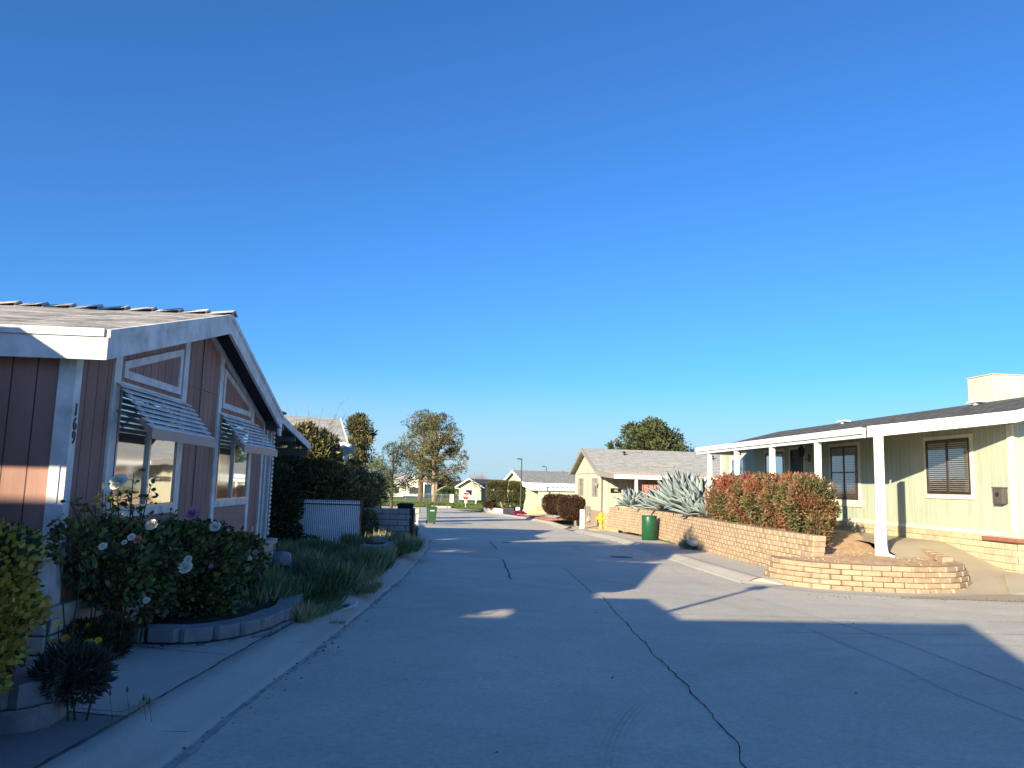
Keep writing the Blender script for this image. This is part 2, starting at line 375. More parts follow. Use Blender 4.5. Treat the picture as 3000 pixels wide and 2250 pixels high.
PET = {k: m_plain(k + '_petals', c, .5, .2, .1, 8) for k, c in dict(white=(.82, .78, .66), pink=(.62, .30, .42), coral=(.75, .25, .18), orange=(.80, .28, .03), yellow=(.82, .55, .04), red=(.42, .06, .04), magenta=(.45, .03, .22)).items()}

# ---------------------------------------------------------------- the ground
def sheet(name, mat, rows, dz, kind='structure', **k):
    """rows: list of (y, [x...]) -> a sheet following the street's fall"""
    b = MB(); n = len(rows[0][1])
    for y, xs in rows:
        for x in xs: b.v.append((x, y, gz(y) + dz))
    for i in range(len(rows) - 1):
        for j in range(n - 1):
            a = i * n + j; b.f.append((a, a + 1, a + n + 1, a + n)); b.m.append(0)
    o = b.build(name, mat); o['kind'] = kind; return o
b = NB('dry_ground', .95, .1)
b.col(b.mix(b.noise(.5, 8, rough=.7), (.13, .10, .065), (.20, .18, .10))); b.bump(b.noise(6, 8), .03); EARTH = b.mat
b = NB('bare_soil', .95, .1); n_ = b.noise(7, 10, rough=.75)
b.col(b.ramp(n_, [(.3, (.42, .27, .16)), (.55, (.68, .47, .29)), (.75, (.82, .63, .44))])); b.bump(b.noise(16, 10, rough=.8), .05); SOIL = b.mat
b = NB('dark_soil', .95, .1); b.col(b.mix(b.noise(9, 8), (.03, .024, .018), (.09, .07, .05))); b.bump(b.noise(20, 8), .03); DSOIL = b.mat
b = NB('pink_gravel', .95, .1); v_ = b.n('TexVoronoi'); v_.inputs['Scale'].default_value = 14; b.l(b.co.outputs['Object'], v_.inputs['Vector'])
b.col(b.mix(b.math('MULTIPLY', b.noise(20, 3), 1), (.50, .40, .32), (.74, .62, .52))); b.bump(v_.outputs['Distance'], .02); GRAVEL = b.mat
ys = [-60, -20, 0, 20, 35, 50, 70, 91, 130, 250, 600, 3000]
sheet('ground', EARTH, [(y, [-3000, -60, -20, 0, 20, 60, 3000]) for y in ys], -.10)

# road surface: worn concrete with tyre arcs and stains
b = NB('road_concrete', .88, .2)
big = b.noise(.22, 7, rough=.6); mid = b.noise(1.7, 9, rough=.7); fine = b.noise(120, 3); grain = b.noise(22, 10, rough=.8); strk = b.noise(1.0, 6, sc3=(3.2, .22, 1), rough=.6)
C_ = (.61, .565, .465)
col = b.ramp(big, [(.33, sc_(C_, .70)), (.5, C_), (.66, sc_(C_, 1.15))])
col = b.mix(b.math('MULTIPLY', b.ramp(mid, [(.35, (0, 0, 0)), (.7, (1, 1, 1))]), .6), col, sc_(C_, .60)); col = b.mix(b.math('MULTIPLY', strk, .45), col, sc_(C_, .80))
o3 = b.sep()
def arc(cx, cy, r, wd, amt, col, treads=0):
    dx = b.math('SUBTRACT', o3[0], cx); dy = b.math('SUBTRACT', o3[1], cy)
    rr = b.math('SQRT', b.math('ADD', b.math('MULTIPLY', dx, dx), b.math('MULTIPLY', dy, dy)))
    a = b.math('ABSOLUTE', b.math('SUBTRACT', rr, r)); f = b.math('MAXIMUM', b.math('SUBTRACT', 1, b.math('DIVIDE', a, wd)), 0)
    if treads: f = b.math('MULTIPLY', f, b.math('ADD', .55, b.math('MULTIPLY', b.math('SINE', b.math('MULTIPLY', rr, treads)), .45)))
    f = b.math('MULTIPLY', f, b.math('MULTIPLY', b.math('SUBTRACT', b.noise(.9, 6), .3), amt * 1.9)); return b.mix(f, col, sc_(C_, .35))
col = arc(6.2, 4.2, 5.6, .16, .9, col, 150); col = arc(9, 2.5, 7.2, .35, .45, col, 60); col = arc(9, 1.5, 9.6, .5, .35, col)
col = arc(14, 0, 13.4, .3, .4, col); col = arc(12, 30, 19, .5, .35, col); col = arc(13, 33, 21, .35, .3, col)
spot = b.n('TexVoronoi'); spot.inputs['Scale'].default_value = 1.1; b.l(b.co.outputs['Object'], spot.inputs['Vector'])
col = b.mix(b.math('MULTIPLY', b.math('LESS_THAN', spot.outputs['Distance'], .035), .6), col, sc_(C_, .3))
patch = b.n('TexVoronoi'); patch.inputs['Scale'].default_value = .23; b.l(b.co.outputs['Object'], patch.inputs['Vector'])
col = b.mix(b.math('MULTIPLY', b.sep_col(patch.outputs['Color']), .22), col, sc_(C_, .62))
col = b.mix(1.0, col, b.ramp(grain, [(.36, (.72, .72, .72)), (.5, (1, 1, 1)), (.66, (1.18, 1.18, 1.18))]), 'MULTIPLY')
pits = b.n('TexVoronoi'); pits.inputs['Scale'].default_value = 9; b.l(b.co.outputs['Object'], pits.inputs['Vector'])
col = b.mix(b.math('MULTIPLY', b.math('LESS_THAN', pits.outputs['Distance'], .06), .5), col, sc_(C_, .35))
col = b.mix(b.math('MULTIPLY', fine, .45), col, sc_(C_, 1.3)); b.col(col)
b.bump(b.math('ADD', b.math('MULTIPLY', grain, 1.2), mid), .008); ROAD = b.mat

LG = [(-30, -2.0), (4.7, -1.99), (9.6, -1.98), (13, -2.05), (16.4, -2.11), (22.2, -2.37), (26, -2.62), (30.9, -3.08), (38.8, -3.96), (46.7, -5.04), (54, -6.5), (62, -8.6), (72, -11.8), (82, -15.5), (94, -21)]
RG = [(-30, 40), (16.2, 40), (16.45, 5.0), (16.7, 4.95), (20.8, 4.83), (28.2, 4.72), (34.9, 4.5), (43.6, 3.5), (48, 3.2), (56, 2.75), (66, 1.0), (72, -.4), (77, -1.4), (84, -2.9), (90, -3.6), (94, -4)]
def li(T, y):
    for (a, p), (c, q) in zip(T, T[1:]):
        if a <= y <= c: return p + (q - p) * (y - a) / (c - a)
    return T[-1][1] if y > T[-1][0] else T[0][1]
yy = sorted(set([-30, -10, 0] + [y for y, _ in LG + RG] + list(range(2, 95, 3))))
yy = [y for y in yy if y <= 94]
sheet('road', ROAD, [(y, [li(LG, y) - .02, li(LG, y) * .6 + li(RG, y) * .4, li(RG, y) + .02]) for y in yy], 0)
sheet('cross_street', ROAD, [(y, [-60, -30, 0, 30]) for y in (90, 94, 98)], .004)

def kerb(name, T, side, y0, y1, wid=.45, h=.13):
    """rolled kerb: rises from the gutter in a flat S, then a flat top"""
    b = MB(); ys_ = sorted(set([y for y, _ in T if y0 <= y <= y1] + [y0 + i * (y1 - y0) / 60 for i in range(61)]))
    prof = [(-.02, -.03), (0, .008), (.08, .02), (.2, .07), (.32, .115), (wid, h), (wid + .03, h - .02), (wid + .04, -.15)]
    for y in ys_:
        x = li(T, y) + rnd.uniform(-.012, .012)
        for px_, pz in prof: b.v.append((x + side * px_, y, gz(y) + pz))
    n = len(prof)
    for i in range(len(ys_) - 1):
        for j in range(n - 1):
            a = i * n + j; b.f.append((a, a + 1, a + n + 1, a + n)); b.m.append(0)
    o = b.build(name, CONC, None, True); o['kind'] = 'structure'; return o
kerb('kerb', LG, -1, -4, 82); kerb('kerb', RG, 1, 16.7, 43); kerb('kerb', RG, 1, 46.5, 88)
def strip(name, mat, pts, wd, dz=.004, jag=0, kind='structure', taper=False):
    b = MB(); q = []
    pts = [Vector(p) for p in pts]
    for a, c in zip(pts, pts[1:]):
        L = (c - a).length; k = max(1, int(L / .09)) if jag else 1
        for i in range(k): q.append(a.lerp(c, i / k))
    q.append(pts[-1]); off = 0
    for i, p in enumerate(q):
        t = (q[min(i + 1, len(q) - 1)] - q[max(0, i - 1)]).normalized(); s = Vector((-t.y, t.x, 0)).normalized()
        off = off * .75 + rnd.uniform(-jag, jag) if jag else 0
        ww = wd * rnd.uniform(.5, 1.5) / 2 if jag else wd / 2
        p = p + s * off
        for sg in (-1, 1): e = p + s * sg * ww; b.v.append((e.x, e.y, gz(e.y) + dz))
    for i in range(len(q) - 1): b.f.append((2 * i, 2 * i + 1, 2 * i + 3, 2 * i + 2)); b.m.append(0)
    o = b.build(name, mat); o['kind'] = kind; return o
CRK = m_plain('crack_dirt', (.055, .056, .05), .95, .1, .3, 20); SEAM = m_plain('pale_seam', (.50, .47, .41), .9, .1, .15, 4); JNT = m_plain('joint', (.30, .29, .26), .95, .1, .3, 3)
c7 = lambda x, y: gp(1000 + x / 1.106, 1450 + y / 1.106); K = lambda x, y: gp(1200 + x / 3.6867, 1450 + y / 3.6867); J = lambda x, y: gp(1860 + x / 3.6867, 1500 + y / 3.6867)
strip('road_crack', CRK, [K(1675, 795), K(1800, 900), K(1960, 1050), c7(850, 330), c7(935, 430), c7(1000, 490), c7(1060, 565), c7(1120, 620), c7(1180, 690), c7(1225, 750), c7(1290, 815), c7(1285, 850), c7(1310, 885), c7(1350, 960)], .011, .005, .018)
strip('road_crack', CRK, [K(870, 505), K(945, 590)], .03, .005, .012); strip('road_crack', CRK, [K(1000, 695), K(1050, 800), K(1095, 912)], .03, .005, .015)
strip('road_crack', CRK, [K(160, 645), K(650, 645), K(780, 670), K(1060, 700)], .02, .005, .012)
strip('road_crack', CRK, [K(1800, 900), K(2110, 925), K(2450, 985)], .02, .005, .012); strip('road_crack', CRK, [K(650, 620), K(900, 590)], .012, .005, .01)
strip('road_joint', JNT, [(-1.95, 15.9, 0), (2.0, 16.1, 0), (4.9, 16.4, 0)], .012, .003, .002); strip('road_joint', JNT, [(-1.95, 11.55, 0), (2.0, 11.7, 0), (9, 11.9, 0)], .012, .003, .002)
strip('road_joint', JNT, [(-2.7, 27.8, 0), (4.7, 28.6, 0)], .02, .003, .002); strip('road_joint', JNT, [(-4, 40, 0), (3.6, 41, 0)], .03, .003, .002)
strip('road_joint', CRK, [K(800, 310), K(985, 375)], .02, .005, .006); strip('road_joint', CRK, [K(1185, 450), K(1270, 492)], .02, .005, .006); strip('road_joint', CRK, [K(1750, 552), K(1890, 615)], .02, .005, .006)
strip('road_seam', SEAM, [J(390, 635), J(700, 760), J(1010, 860), J(1400, 965), J(1700, 1050), J(2060, 1165)], .035, .005, .004)
strip('road_seam', JNT, [J(2060, 1165), c7(1810, 475), c7(2212, 632)], .014, .005, .004)
strip('road_seam', SEAM, [c7(1220, 340), c7(1300, 370), c7(1420, 395), c7(1600, 470), c7(1790, 550), c7(2000, 650), c7(2230, 740)], .022, .005, .004)
strip('road_crack', CRK, [c7(1400, 445), c7(1800, 452), c7(2212, 452)], .012, .005, .006)
# service covers
def cover(px, py, r, label):
    p = gp(px, py); b = MB(); b.lathe([(r, -.01), (r, .006), (r * .93, .008), (r * .92, .003), (r * .3, .004), (r * .28, .008), (.001, .008)], (0, 0, 0), 28)
    o = b.build('manhole_cover', m_plain('cast_iron', (.06, .055, .05), .6, .4, .3, 30)); o.location = p; tag(o, label, 'manhole cover')
cover(1820, 1633, .34, 'large round iron manhole cover in the shaded road near the green drum')
cover(1485, 1590, .2, 'small round iron cover in the middle of the far shaded road')
# small card reading 169 lying on the kerb
card = empty('number_card', (-2.19, 10.86, gz(10.86) + .10), R_(8), 'white house number plate painted 169 lying on the left kerb', 'number sign')
pl_ = MB(); pl_.cbox((0, 0, 0), (.15, .24, .004)).build('plate', m_plain('card_white', (.75, .77, .8), .5), card)
def text(body, size, mat, parent, loc, rot, ext=.002, name='lettering', sx=1, bold=0):
    c = bpy.data.curves.new('t', 'FONT'); c.body = body; c.size = size; c.extrude = ext; c.align_x = 'CENTER'; c.align_y = 'CENTER'; c.offset = bold
    t = bpy.data.objects.new('t', c); sc.collection.objects.link(t)
    bpy.context.view_layer.update(); dg = bpy.context.evaluated_depsgraph_get()
    me = bpy.data.meshes.new_from_object(t.evaluated_get(dg)); me.name = name; me.materials.clear(); me.materials.append(mat)
    bpy.data.objects.remove(t); o = bpy.data.objects.new(name, me); sc.collection.objects.link(o)
    o.location = loc; o.rotation_euler = rot; o.scale = (sx, 1, 1)
    if parent: o.parent = parent
    return o
card.rotation_euler = (0, R_(-17), R_(6))
text('169', .2, BLACK, card, (0, 0, .006), (0, 0, R_(90)), .001, 'lettering', 1.1, .004)

# ---------------------------------------------------------------- block walls
def block_wall(name, mat, path, z0f, courses, h=.12, L=.38, dep=.2, batter=.012, label='', cat='retaining wall', mortar=None, bulge=.02, gap=.006, caps=True, parent=None):
    """courses of split blocks along a plan path; every block its own slightly crooked solid inside one wall mesh"""
    path = [Vector((p[0], p[1], 0)) for p in path]
    seg = [(c - a).length for a, c in zip(path, path[1:])]; tot = sum(seg)
    def pt(s):
        s = max(0, min(tot, s))
        for (a, c), l in zip(zip(path, path[1:]), seg):
            if s <= l: t = (c - a).normalized(); return a + t * s, t
            s -= l
        t = (path[-1] - path[-2]).normalized(); return path[-1], t
    V = []; F = []; A = []
    for k in range(courses):
        s = -L * .5 if k % 2 else 0
        while s < tot - .02:
            a, b_ = max(0, s + gap / 2), min(tot, s + L - gap / 2)
            s += L * (1 if not caps else 1)
            if b_ - a < .04: continue
            p0, t0 = pt(a); p1, t1 = pt(b_); pm, tm = pt((a + b_) / 2); nr = Vector((tm.y, -tm.x, 0))
            z = z0f(pm) + k * h + gap / 2; zt = z + h - gap; o_ = -batter * k + rnd.uniform(-1, 1) * (.014 if mat is GREYB else .006); n = len(V)
            cc = min(.035, (b_ - a) * .2)
            ff = [p0, p0 + t0 * cc + nr * bulge, p1 - t1 * cc + nr * bulge, p1]
            bk = [p1 - nr * dep, p0 - nr * dep]
            for zz, inn in ((z, .0), (z + .012, .006), (zt - .015, .006), (zt, 0)):
                for j, q in enumerate(ff + bk):
                    e = q + nr * (o_ + (inn if j < 4 else 0)); V.append((e.x, e.y, zz + rnd.uniform(-.002, .002)))
            for lv in range(3):
                for j in range(6): F.append((n + lv * 6 + j, n + lv * 6 + (j + 1) % 6, n + (lv + 1) * 6 + (j + 1) % 6, n + (lv + 1) * 6 + j))
            F.append(tuple(n + 18 + j for j in range(6))); r_ = rnd.random(); A += [r_] * 19
    me = bpy.data.meshes.new(name); me.from_pydata(V, [], F); at_ = me.attributes.new('rnd', 'FLOAT', 'FACE'); at_.data.foreach_set('value', A)
    bm = bmesh.new(); bm.from_mesh(me); bmesh.ops.recalc_face_normals(bm, faces=bm.faces); bm.to_mesh(me); bm.free()
    me.materials.append(mat); o = bpy.data.objects.new(name, me); sc.collection.objects.link(o)
    if parent: o.parent = parent
    if label: tag(o, label, cat)
    if mortar:
        mb = MB(); nn = [];
        for i in range(61):
            p, t = pt(tot * i / 60); nr = Vector((t.y, -t.x, 0)); nn.append((p + nr * -.012, p - nr * (dep - .02), z0f(p)))
        for a, b2, z in nn: mb.v += [(a.x, a.y, z + .004), (a.x, a.y, z + courses * h - gap * 2), (b2.x, b2.y, z + courses * h - gap * 2), (b2.x, b2.y, z + .004)]
        for i in range(60):
            for j in range(4): mb.f.append((4 * i + j, 4 * i + (j + 1) % 4, 4 * i + 4 + (j + 1) % 4, 4 * i + 4 + j)); mb.m.append(0)
        mb.f += [(0, 1, 2, 3), (243, 242, 241, 240)]; mb.m += [0, 0]
        mb.build('mortar', mortar, o)
    return o
gzf = lambda p: gz(p.y)

# right-hand retaining wall and the yard it holds
RW = [(5.3, 41.8), (5.9, 38), (6.25, 34), (6.42, 30), (6.4, 26), (6.45, 23), (6.6, 20), (6.85, 17.75), (7.3, 17.7)]
def rwz(p): return gz(p.y) - .02 + .0 * p.x
block_wall('retaining_wall', TAN, RW[:8], lambda p: .62 - 9 * .125 if p.y < 33 else .62 - 9 * .125 - (p.y - 33) * .012, 9, .125, .3, .26, .014, 'long tan split-block retaining wall below the agaves and red hedge', 'retaining wall', None, .03, .007)
WX = [(16.7, 5.75), (17.7, 6.8), (20, 6.6), (23, 6.45), (26, 6.4), (30, 6.42), (34, 6.25), (38, 5.9), (42, 5.3)]
_m = MB(); _m.add([(4.97, 16.6, gz(16.6) + .01), (5.15, 15.95, gz(16) + .008), (5.75, 16.3, gz(16.3) + .02), (5.8, 16.78, gz(16.8) + .125), (5.37, 16.78, gz(16.8) + .128), (5.15, 16.78, gz(16.8) + .06), (4.96, 16.78, gz(16.8) + .012)], [(0, 1, 2), (0, 2, 5), (2, 3, 4), (2, 4, 5), (0, 5, 6)])
_o = _m.build('kerb_ramp', CONC); _o['kind'] = 'structure'
sheet('sidewalk', ROUGHC, [(y, [li(RG, y) + .46, (li(RG, y) + .5 + li(WX, y)) / 2, li(WX, y) + .05]) for y in [16.7, 17.7] + list(range(19, 43, 1))], .118)
_m = MB(); _m.add([(4.97, 16.5, gz(16.5) + .006), (5.2, 15.9, gz(16) + .006), (6.1, 15.25, gz(15.3) + .006), (7.3, 14.98, gz(15) + .006), (9.2, 15.1, gz(15.1) + .006), (10.9, 14.95, gz(15) + .006), (11.5, 16.5, gz(16.4) + .02), (6, 17.6, gz(17.6) + .02), (5.4, 17.6, gz(17.6) + .1), (5.0, 16.9, gz(16.9) + .02)], [tuple(range(10))])
_o = _m.build('kerb_apron', CONC); _o['kind'] = 'structure'
PB = [(5.72, 17.5), (5.66, 16.9), (5.9, 16.4), (6.31, 15.95), (7.12, 15.67), (8.17, 15.60), (9.03, 15.81), (9.61, 16.3), (10.0, 17.07), (10.05, 17.6)]
block_wall('planter_wall', TAN, PB, lambda p: gz(15.8) - .01, 5, .103, .40, .24, .035, 'low curved tan block planter wall round the white porch post', 'planter wall', None, .045, .008)
PB2 = [(9.75, 17.2), (9.9, 18.4), (9.75, 19.6), (9.3, 20.6), (8.9, 21.4)]
block_wall('planter_edging', TAN, PB2, lambda p: .14 + (p.y - 17.2) * .06, 1, .12, .3, .22, 0, 'single course of tan edging blocks between planter soil and ramp', 'edging')
block_wall('planter_edging', TAN, [(7.6, 21.2), (8.2, 21.3), (8.9, 21.4)], lambda p: .36, 2, .11, .3, .22, .03, 'two-course tan edging blocks at the back of the planter by the hedge', 'edging')
s_ = MB()
def soilpatch(name, mat, poly, zf, sub=14, label=None, amp=.03):
    """uneven soil filling a plan polygon"""
    xs = [p[0] for p in poly]; ys_ = [p[1] for p in poly]; b = MB(); x0, x1, y0, y1 = min(xs), max(xs), min(ys_), max(ys_)
    bm = bmesh.new(); vs = [bm.verts.new((p[0], p[1], 0)) for p in poly]; f = bm.faces.new(vs)
    st = max((x1 - x0), (y1 - y0)) / sub
    for k in range(1, sub * 2):
        for co, no in (((x0 + st * k, 0, 0), (1, 0, 0)), ((0, y0 + st * k, 0), (0, 1, 0))):
            if (no[0] and x0 + st * k < x1) or (no[1] and y0 + st * k < y1):
                bmesh.ops.bisect_plane(bm, geom=bm.verts[:] + bm.edges[:] + bm.faces[:], plane_co=co, plane_no=no)
    for v in bm.verts: v.co.z = zf(v.co.x, v.co.y) + rnd.uniform(-amp, amp)
    bmesh.ops.recalc_face_normals(bm, faces=bm.faces)
    for f in bm.faces:
        f.smooth = True
        if f.normal.z < 0: f.normal_flip()
    me = bpy.data.meshes.new(name); bm.to_mesh(me); bm.free(); me.materials.append(mat)
    o = bpy.data.objects.new(name, me); sc.collection.objects.link(o); o['kind'] = 'structure'; return o
soilpatch('garden_bed', SOIL, [(6.4, 41.5), (6.5, 34), (6.66, 30), (6.64, 26), (6.7, 23), (6.85, 20), (7.05, 17.8), (8.8, 18.6), (9.3, 21), (8.4, 26), (8, 34), (7.6, 41.5)], lambda x, y: .58 - max(0, y - 33) * .012 - max(0, 20.6 - y) * .185, 26)
soilpatch('planter_soil', SOIL, [(5.9, 17.5), (5.86, 16.95), (6.1, 16.6), (6.45, 16.2), (7.15, 15.95), (8.1, 15.9), (8.9, 16.1), (9.4, 16.5), (9.7, 17.1), (9.75, 18.6), (9.6, 19.6), (9.2, 20.5), (8.8, 21.3), (7.9, 21.2), (7.3, 18.2), (7.1, 17.6)], lambda x, y: .10 + .035 * (y - 15.9) + .07 * math.exp(-((x - 7.8) ** 2 + (y - 17) ** 2) / .6), 22)

# ---------------------------------------------------------------- building pieces
def ring(b, a0, a1, y0, y1, z0, z1, wd, wb=None, m=0):
    """four frame boards on a wall plane x=a0..a1 (butted end to end)"""
    wb = wb or wd
    b.box(a0, a1, y0, y0 + wd, z0, z1, m).box(a0, a1, y1 - wd, y1, z0, z1, m)
    b.box(a0, a1, y0 + wd, y1 - wd, z0, z0 + wb, m).box(a0, a1, y0 + wd, y1 - wd, z1 - wd, z1, m)
def gable_profile(y0, y1, yr, zr, e0, e1, z0_, z1_, th):
    return [(y0 - e0, z0_), (yr, zr), (y1 + e1, z1_), (y1 + e1, z1_ - th), (yr, zr - th), (y0 - e0, z0_ - th)]

# ================================================================= HOUSE 1: pink house, left
YL = .0787
H1 = empty('mobile_home', (-3.2 * math.cos(YL), -3.2 * math.sin(YL), 0), YL, 'pink-brown sided home with white trim, slatted awnings and number 169', 'house')
ZB = .515
def zt(y): return 3.68 - .257 * (10.12 - y) if y < 10.12 else 3.68 - .298 * (y - 10.12)
wl = MB(); wl.prism([(6.76, ZB), (13.56, ZB), (13.56, zt(13.5) - .13), (10.12, 3.54), (6.76, zt(6.76) - .13)], -15, 0); wl.build('wall', PINK, H1)
rf = MB(); x1 = .30
rf.prism([(6.66, zt(6.66)), (6.66, zt(6.66) - .05), (10.12, 3.63), (13.56, zt(13.5) - .05), (13.56, zt(13.5)), (10.12, 3.68)][::-1], -15.4, x1 + .03)
roof = rf.build('roof', SH1, H1)
rc = MB()
for i in range(46):                       # overlapping ridge caps, each tipped up at its street end
    xa = x1 + .06 - i * .335
    rc.add([(xa, 9.98, 3.685), (xa, 10.12, 3.745), (xa, 10.26, 3.68), (xa - .36, 9.98, 3.640), (xa - .36, 10.12, 3.70), (xa - .36, 10.26, 3.640),
            (xa, 9.98, 3.655), (xa, 10.12, 3.71), (xa, 10.26, 3.65)], [(0, 1, 4, 3), (1, 2, 5, 4), (0, 6, 7, 1), (1, 7, 8, 2)])
rc.build('ridge_cap', m_plain('ridge_shingle', (.50, .48, .44), .95, .1, .3, 9, .003), roof)
fa = MB()                                  # rake and eave fascias
for (ya, yb) in ((6.62, 10.12), (10.12, 13.56)):
    za, zb = zt(ya), zt(yb)
    fa.prism([(ya, za - .06), (ya, za - .25), (yb, zb - .25), (yb, zb - .06)], x1 - .02, x1 + .02)
    fa.prism([(ya, za + .005), (ya, za - .06), (yb, zb - .06), (yb, zb + .005)], x1 - .01, x1 + .036)
fa.box(-15.4, x1 - .02, 6.62, 6.655, zt(6.62) - .25, zt(6.62) - .055)
fa.box(-15.4, x1 - .01, 6.60, 6.63, zt(6.62) - .054, zt(6.62) + .012)
fa.prism([(13.36, 2.42), (13.56, 2.42), (13.56, 2.30), (13.42, 2.30)], x1 - .02, x1 + .015)
fa.build('fascia', WHITE2, roof)
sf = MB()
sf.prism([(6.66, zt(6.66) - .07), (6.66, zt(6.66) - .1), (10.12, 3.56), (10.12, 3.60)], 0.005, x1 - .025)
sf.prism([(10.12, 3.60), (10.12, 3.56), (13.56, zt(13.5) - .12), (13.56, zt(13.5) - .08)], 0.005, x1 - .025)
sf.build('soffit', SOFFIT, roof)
tr = MB()
def vb(y0, y1, z0): tr.prism([(y0, z0), (y1, z0), (y1, zt(y1) - .2), (y0, zt(y0) - .2)], 0, .026)
vb(7.51, 7.66, ZB); vb(9.38, 9.53, ZB); vb(10.83, 10.98, ZB); vb(12.66, 12.81, ZB); vb(13.49, 13.58, ZB)
for y0, y1 in ((6.86, 10.12), (10.12, 13.56)):
    tr.prism([(y0, zt(y0) - .22), (y1, zt(y1) - .22), (y1, zt(y1) - .13), (y0, zt(y0) - .13)], .0, .03)
tr.box(0, .03, 7.66, 9.38, 1.165, 1.25).box(0, .03, 10.98, 12.66, 1.165, 1.25)
tr.box(0, .03, 7.66, 9.38, 2.425, 2.475).box(0, .03, 10.98, 12.66, 2.425, 2.475)
tr.box(-.02, .03, 6.745, 6.86, ZB, 2.60); tr.box(-.105, -.02, 6.735, 6.762, ZB, 2.60)
def trapboard(p):                           # a closed frame of four boards round a slanted panel
    c = Vector((sum(q[0] for q in p) / 4, sum(q[1] for q in p) / 4)); n = 4
    inn = []
    for i in range(4):
        a = Vector(p[i - 1]); q = Vector(p[i]); d = Vector(p[(i + 1) % 4])
        e1 = (q - a).normalized(); e2 = (d - q).normalized(); n1 = Vector((-e1.y, e1.x)); n2 = Vector((-e2.y, e2.x))
        if n1.dot(c - q) < 0: n1 = -n1
        if n2.dot(c - q) < 0: n2 = -n2
        k = .078 / (1 + n1.dot(n2)); inn.append(q + (n1 + n2) * k)
    v = [(x, q[0], q[1]) for x in (0, .024) for q in list(p) + inn]
    f = []
    for i in range(4):
        j = (i + 1) % 4; f += [(8 + i, 8 + j, 12 + j, 12 + i), (i, j, 8 + j, 8 + i), (4 + i, 12 + i, 12 + j, 4 + j)]
    tr.add(v, f)
trapboard([(7.73, 2.52), (9.32, 2.53), (9.33, 3.08), (7.73, 2.68)]); trapboard([(11.04, 2.54), (12.61, 2.54), (12.61, 2.72), (11.06, 3.1)])
tr.build('trim', WHITE2, H1)
pn = MB()                                  # horizontal lap panels below the windows
for y0, y1 in ((7.66, 9.38), (10.98, 12.66)):
    z = ZB
    pn = MB()
    for zz in (.735, .955, 1.165): pn.prism([(z, 0), (zz, 0), (zz, .004), (z, .016)][::1], y0, y1, 'y'); z = zz
    pn.build('siding_panel', PINKF, H1)
for ya, yb in ((9.53, 10.10), (10.18, 10.83)): MB().box(.001, .01, ya, yb, 2.69, 2.70).build('flashing', PINKF, H1)
sm = MB(); sm.box(.001, .004, 10.10, 10.13, ZB, 3.42); sm.build('seam', BLACK, H1)
def house1_window(y0, y1, ym):
    b = MB(); ring(b, .004, .034, y0 + .01, y1 - .01, 1.25, 2.42, .03); b.box(.006, .04, ym - .022, ym + .022, 1.28, 2.39); fr = b.build('window', ALU, H1)
    MB().box(.006, .012, y0 + .04, ym - .022, 1.28, 2.39).build('glass', m_glass('screened_glass', (.05, .055, .06), .06, .06) if 'screened_glass' not in MATS else MATS['screened_glass'], fr)
    MB().box(.010, .016, ym + .022, y1 - .04, 1.28, 2.39).build('glass', GLASSL, fr)
house1_window(7.66, 9.38, 8.5); house1_window(10.98, 12.66, 11.76)
def awning(y0, y1):
    b = MB(); n = 8; za, zb, xa, xb = 2.46, 2.03, .03, .36
    for i in range(n):
        f0 = i / n; f1 = (i + 1) / n; xi = xa + (xb - xa) * f0; xo = xa + (xb - xa) * f1; zi = za + (zb - za) * f0; zo = za + (zb - za) * f1
        pz, px_ = zi - .006, xi + .002; qz, qx = zo + .020, xo + .012
        b.prism([(pz, px_), (qz, qx), (qz - .012, qx + .003), (qz - .012, qx - .006), (pz - .006, px_)], y0 - .02, y1 + .02, 'y')
    for k in range(3):
        yc = y0 + (y1 - y0) * (.06 + .44 * k); b.prism([(za - .03, xa), (za, xa), (zb + .0, xb + .02), (zb - .03, xb + .02)], yc - .012, yc + .012, 'y')
    a = b.build('awning', WHITE2, H1)
    v = MB(); v.box(xb + .022, xb + .034, y0 - .02, y1 + .02, zb - .10, zb + .005)
    for yy_ in (y0 - .02, y1 + .008): v.prism([(zb - .10, xb + .022), (zb + .0, xb + .022), (zb + .1, xb - .10), (zb + .07, xb - .1)], yy_, yy_ + .012, 'y')
    v.build('valance', MAUVE, a)
    for yy_ in (y0 + .03, y1 - .03): MB().tube([(.03, yy_, 2.19), (xb, yy_, zb + .01)], .011, 6).build('arm', ALU, a)
awning(7.58, 9.56); awning(10.93, 12.98)
for ch, z in (('1', 2.115), ('6', 1.995), ('9', 1.88)):
    text(ch, .155, DARKM, H1, (.036, 6.805, z), (R_(90), 0, R_(90)), .004, 'house_number', .8)
MB().box(.001, .012, 13.20, 13.30, .67, .78).build('vent_cover', m_plain('tan_plastic', (.5, .42, .32)), H1)
sk = block_wall('skirting', SLUMP, [(.05, 6.70), (.05, 13.5), (.11, 14.55)], lambda p: ZB - .09 - 5 * .142, 5, .142, .41, .15, 0, '', '', MORT, .006, .016, parent=H1)
block_wall('skirting', SLUMP, [(-4.0, 6.66), (.03, 6.66)], lambda p: ZB - .09 - 5 * .142, 5, .142, .41, .15, 0, '', '', MORT, .006, .016, parent=H1)
cp = MB(); cp.box(-.1, .09, 6.6, 13.5, ZB - .088, ZB - .002).box(-.3, .15, 13.5, 14.6, ZB - .10, ZB - .012); cp.box(-4, -.1, 6.6, 6.73, ZB - .088, ZB - .002); cp.build('cap_course', SLUMP, H1)
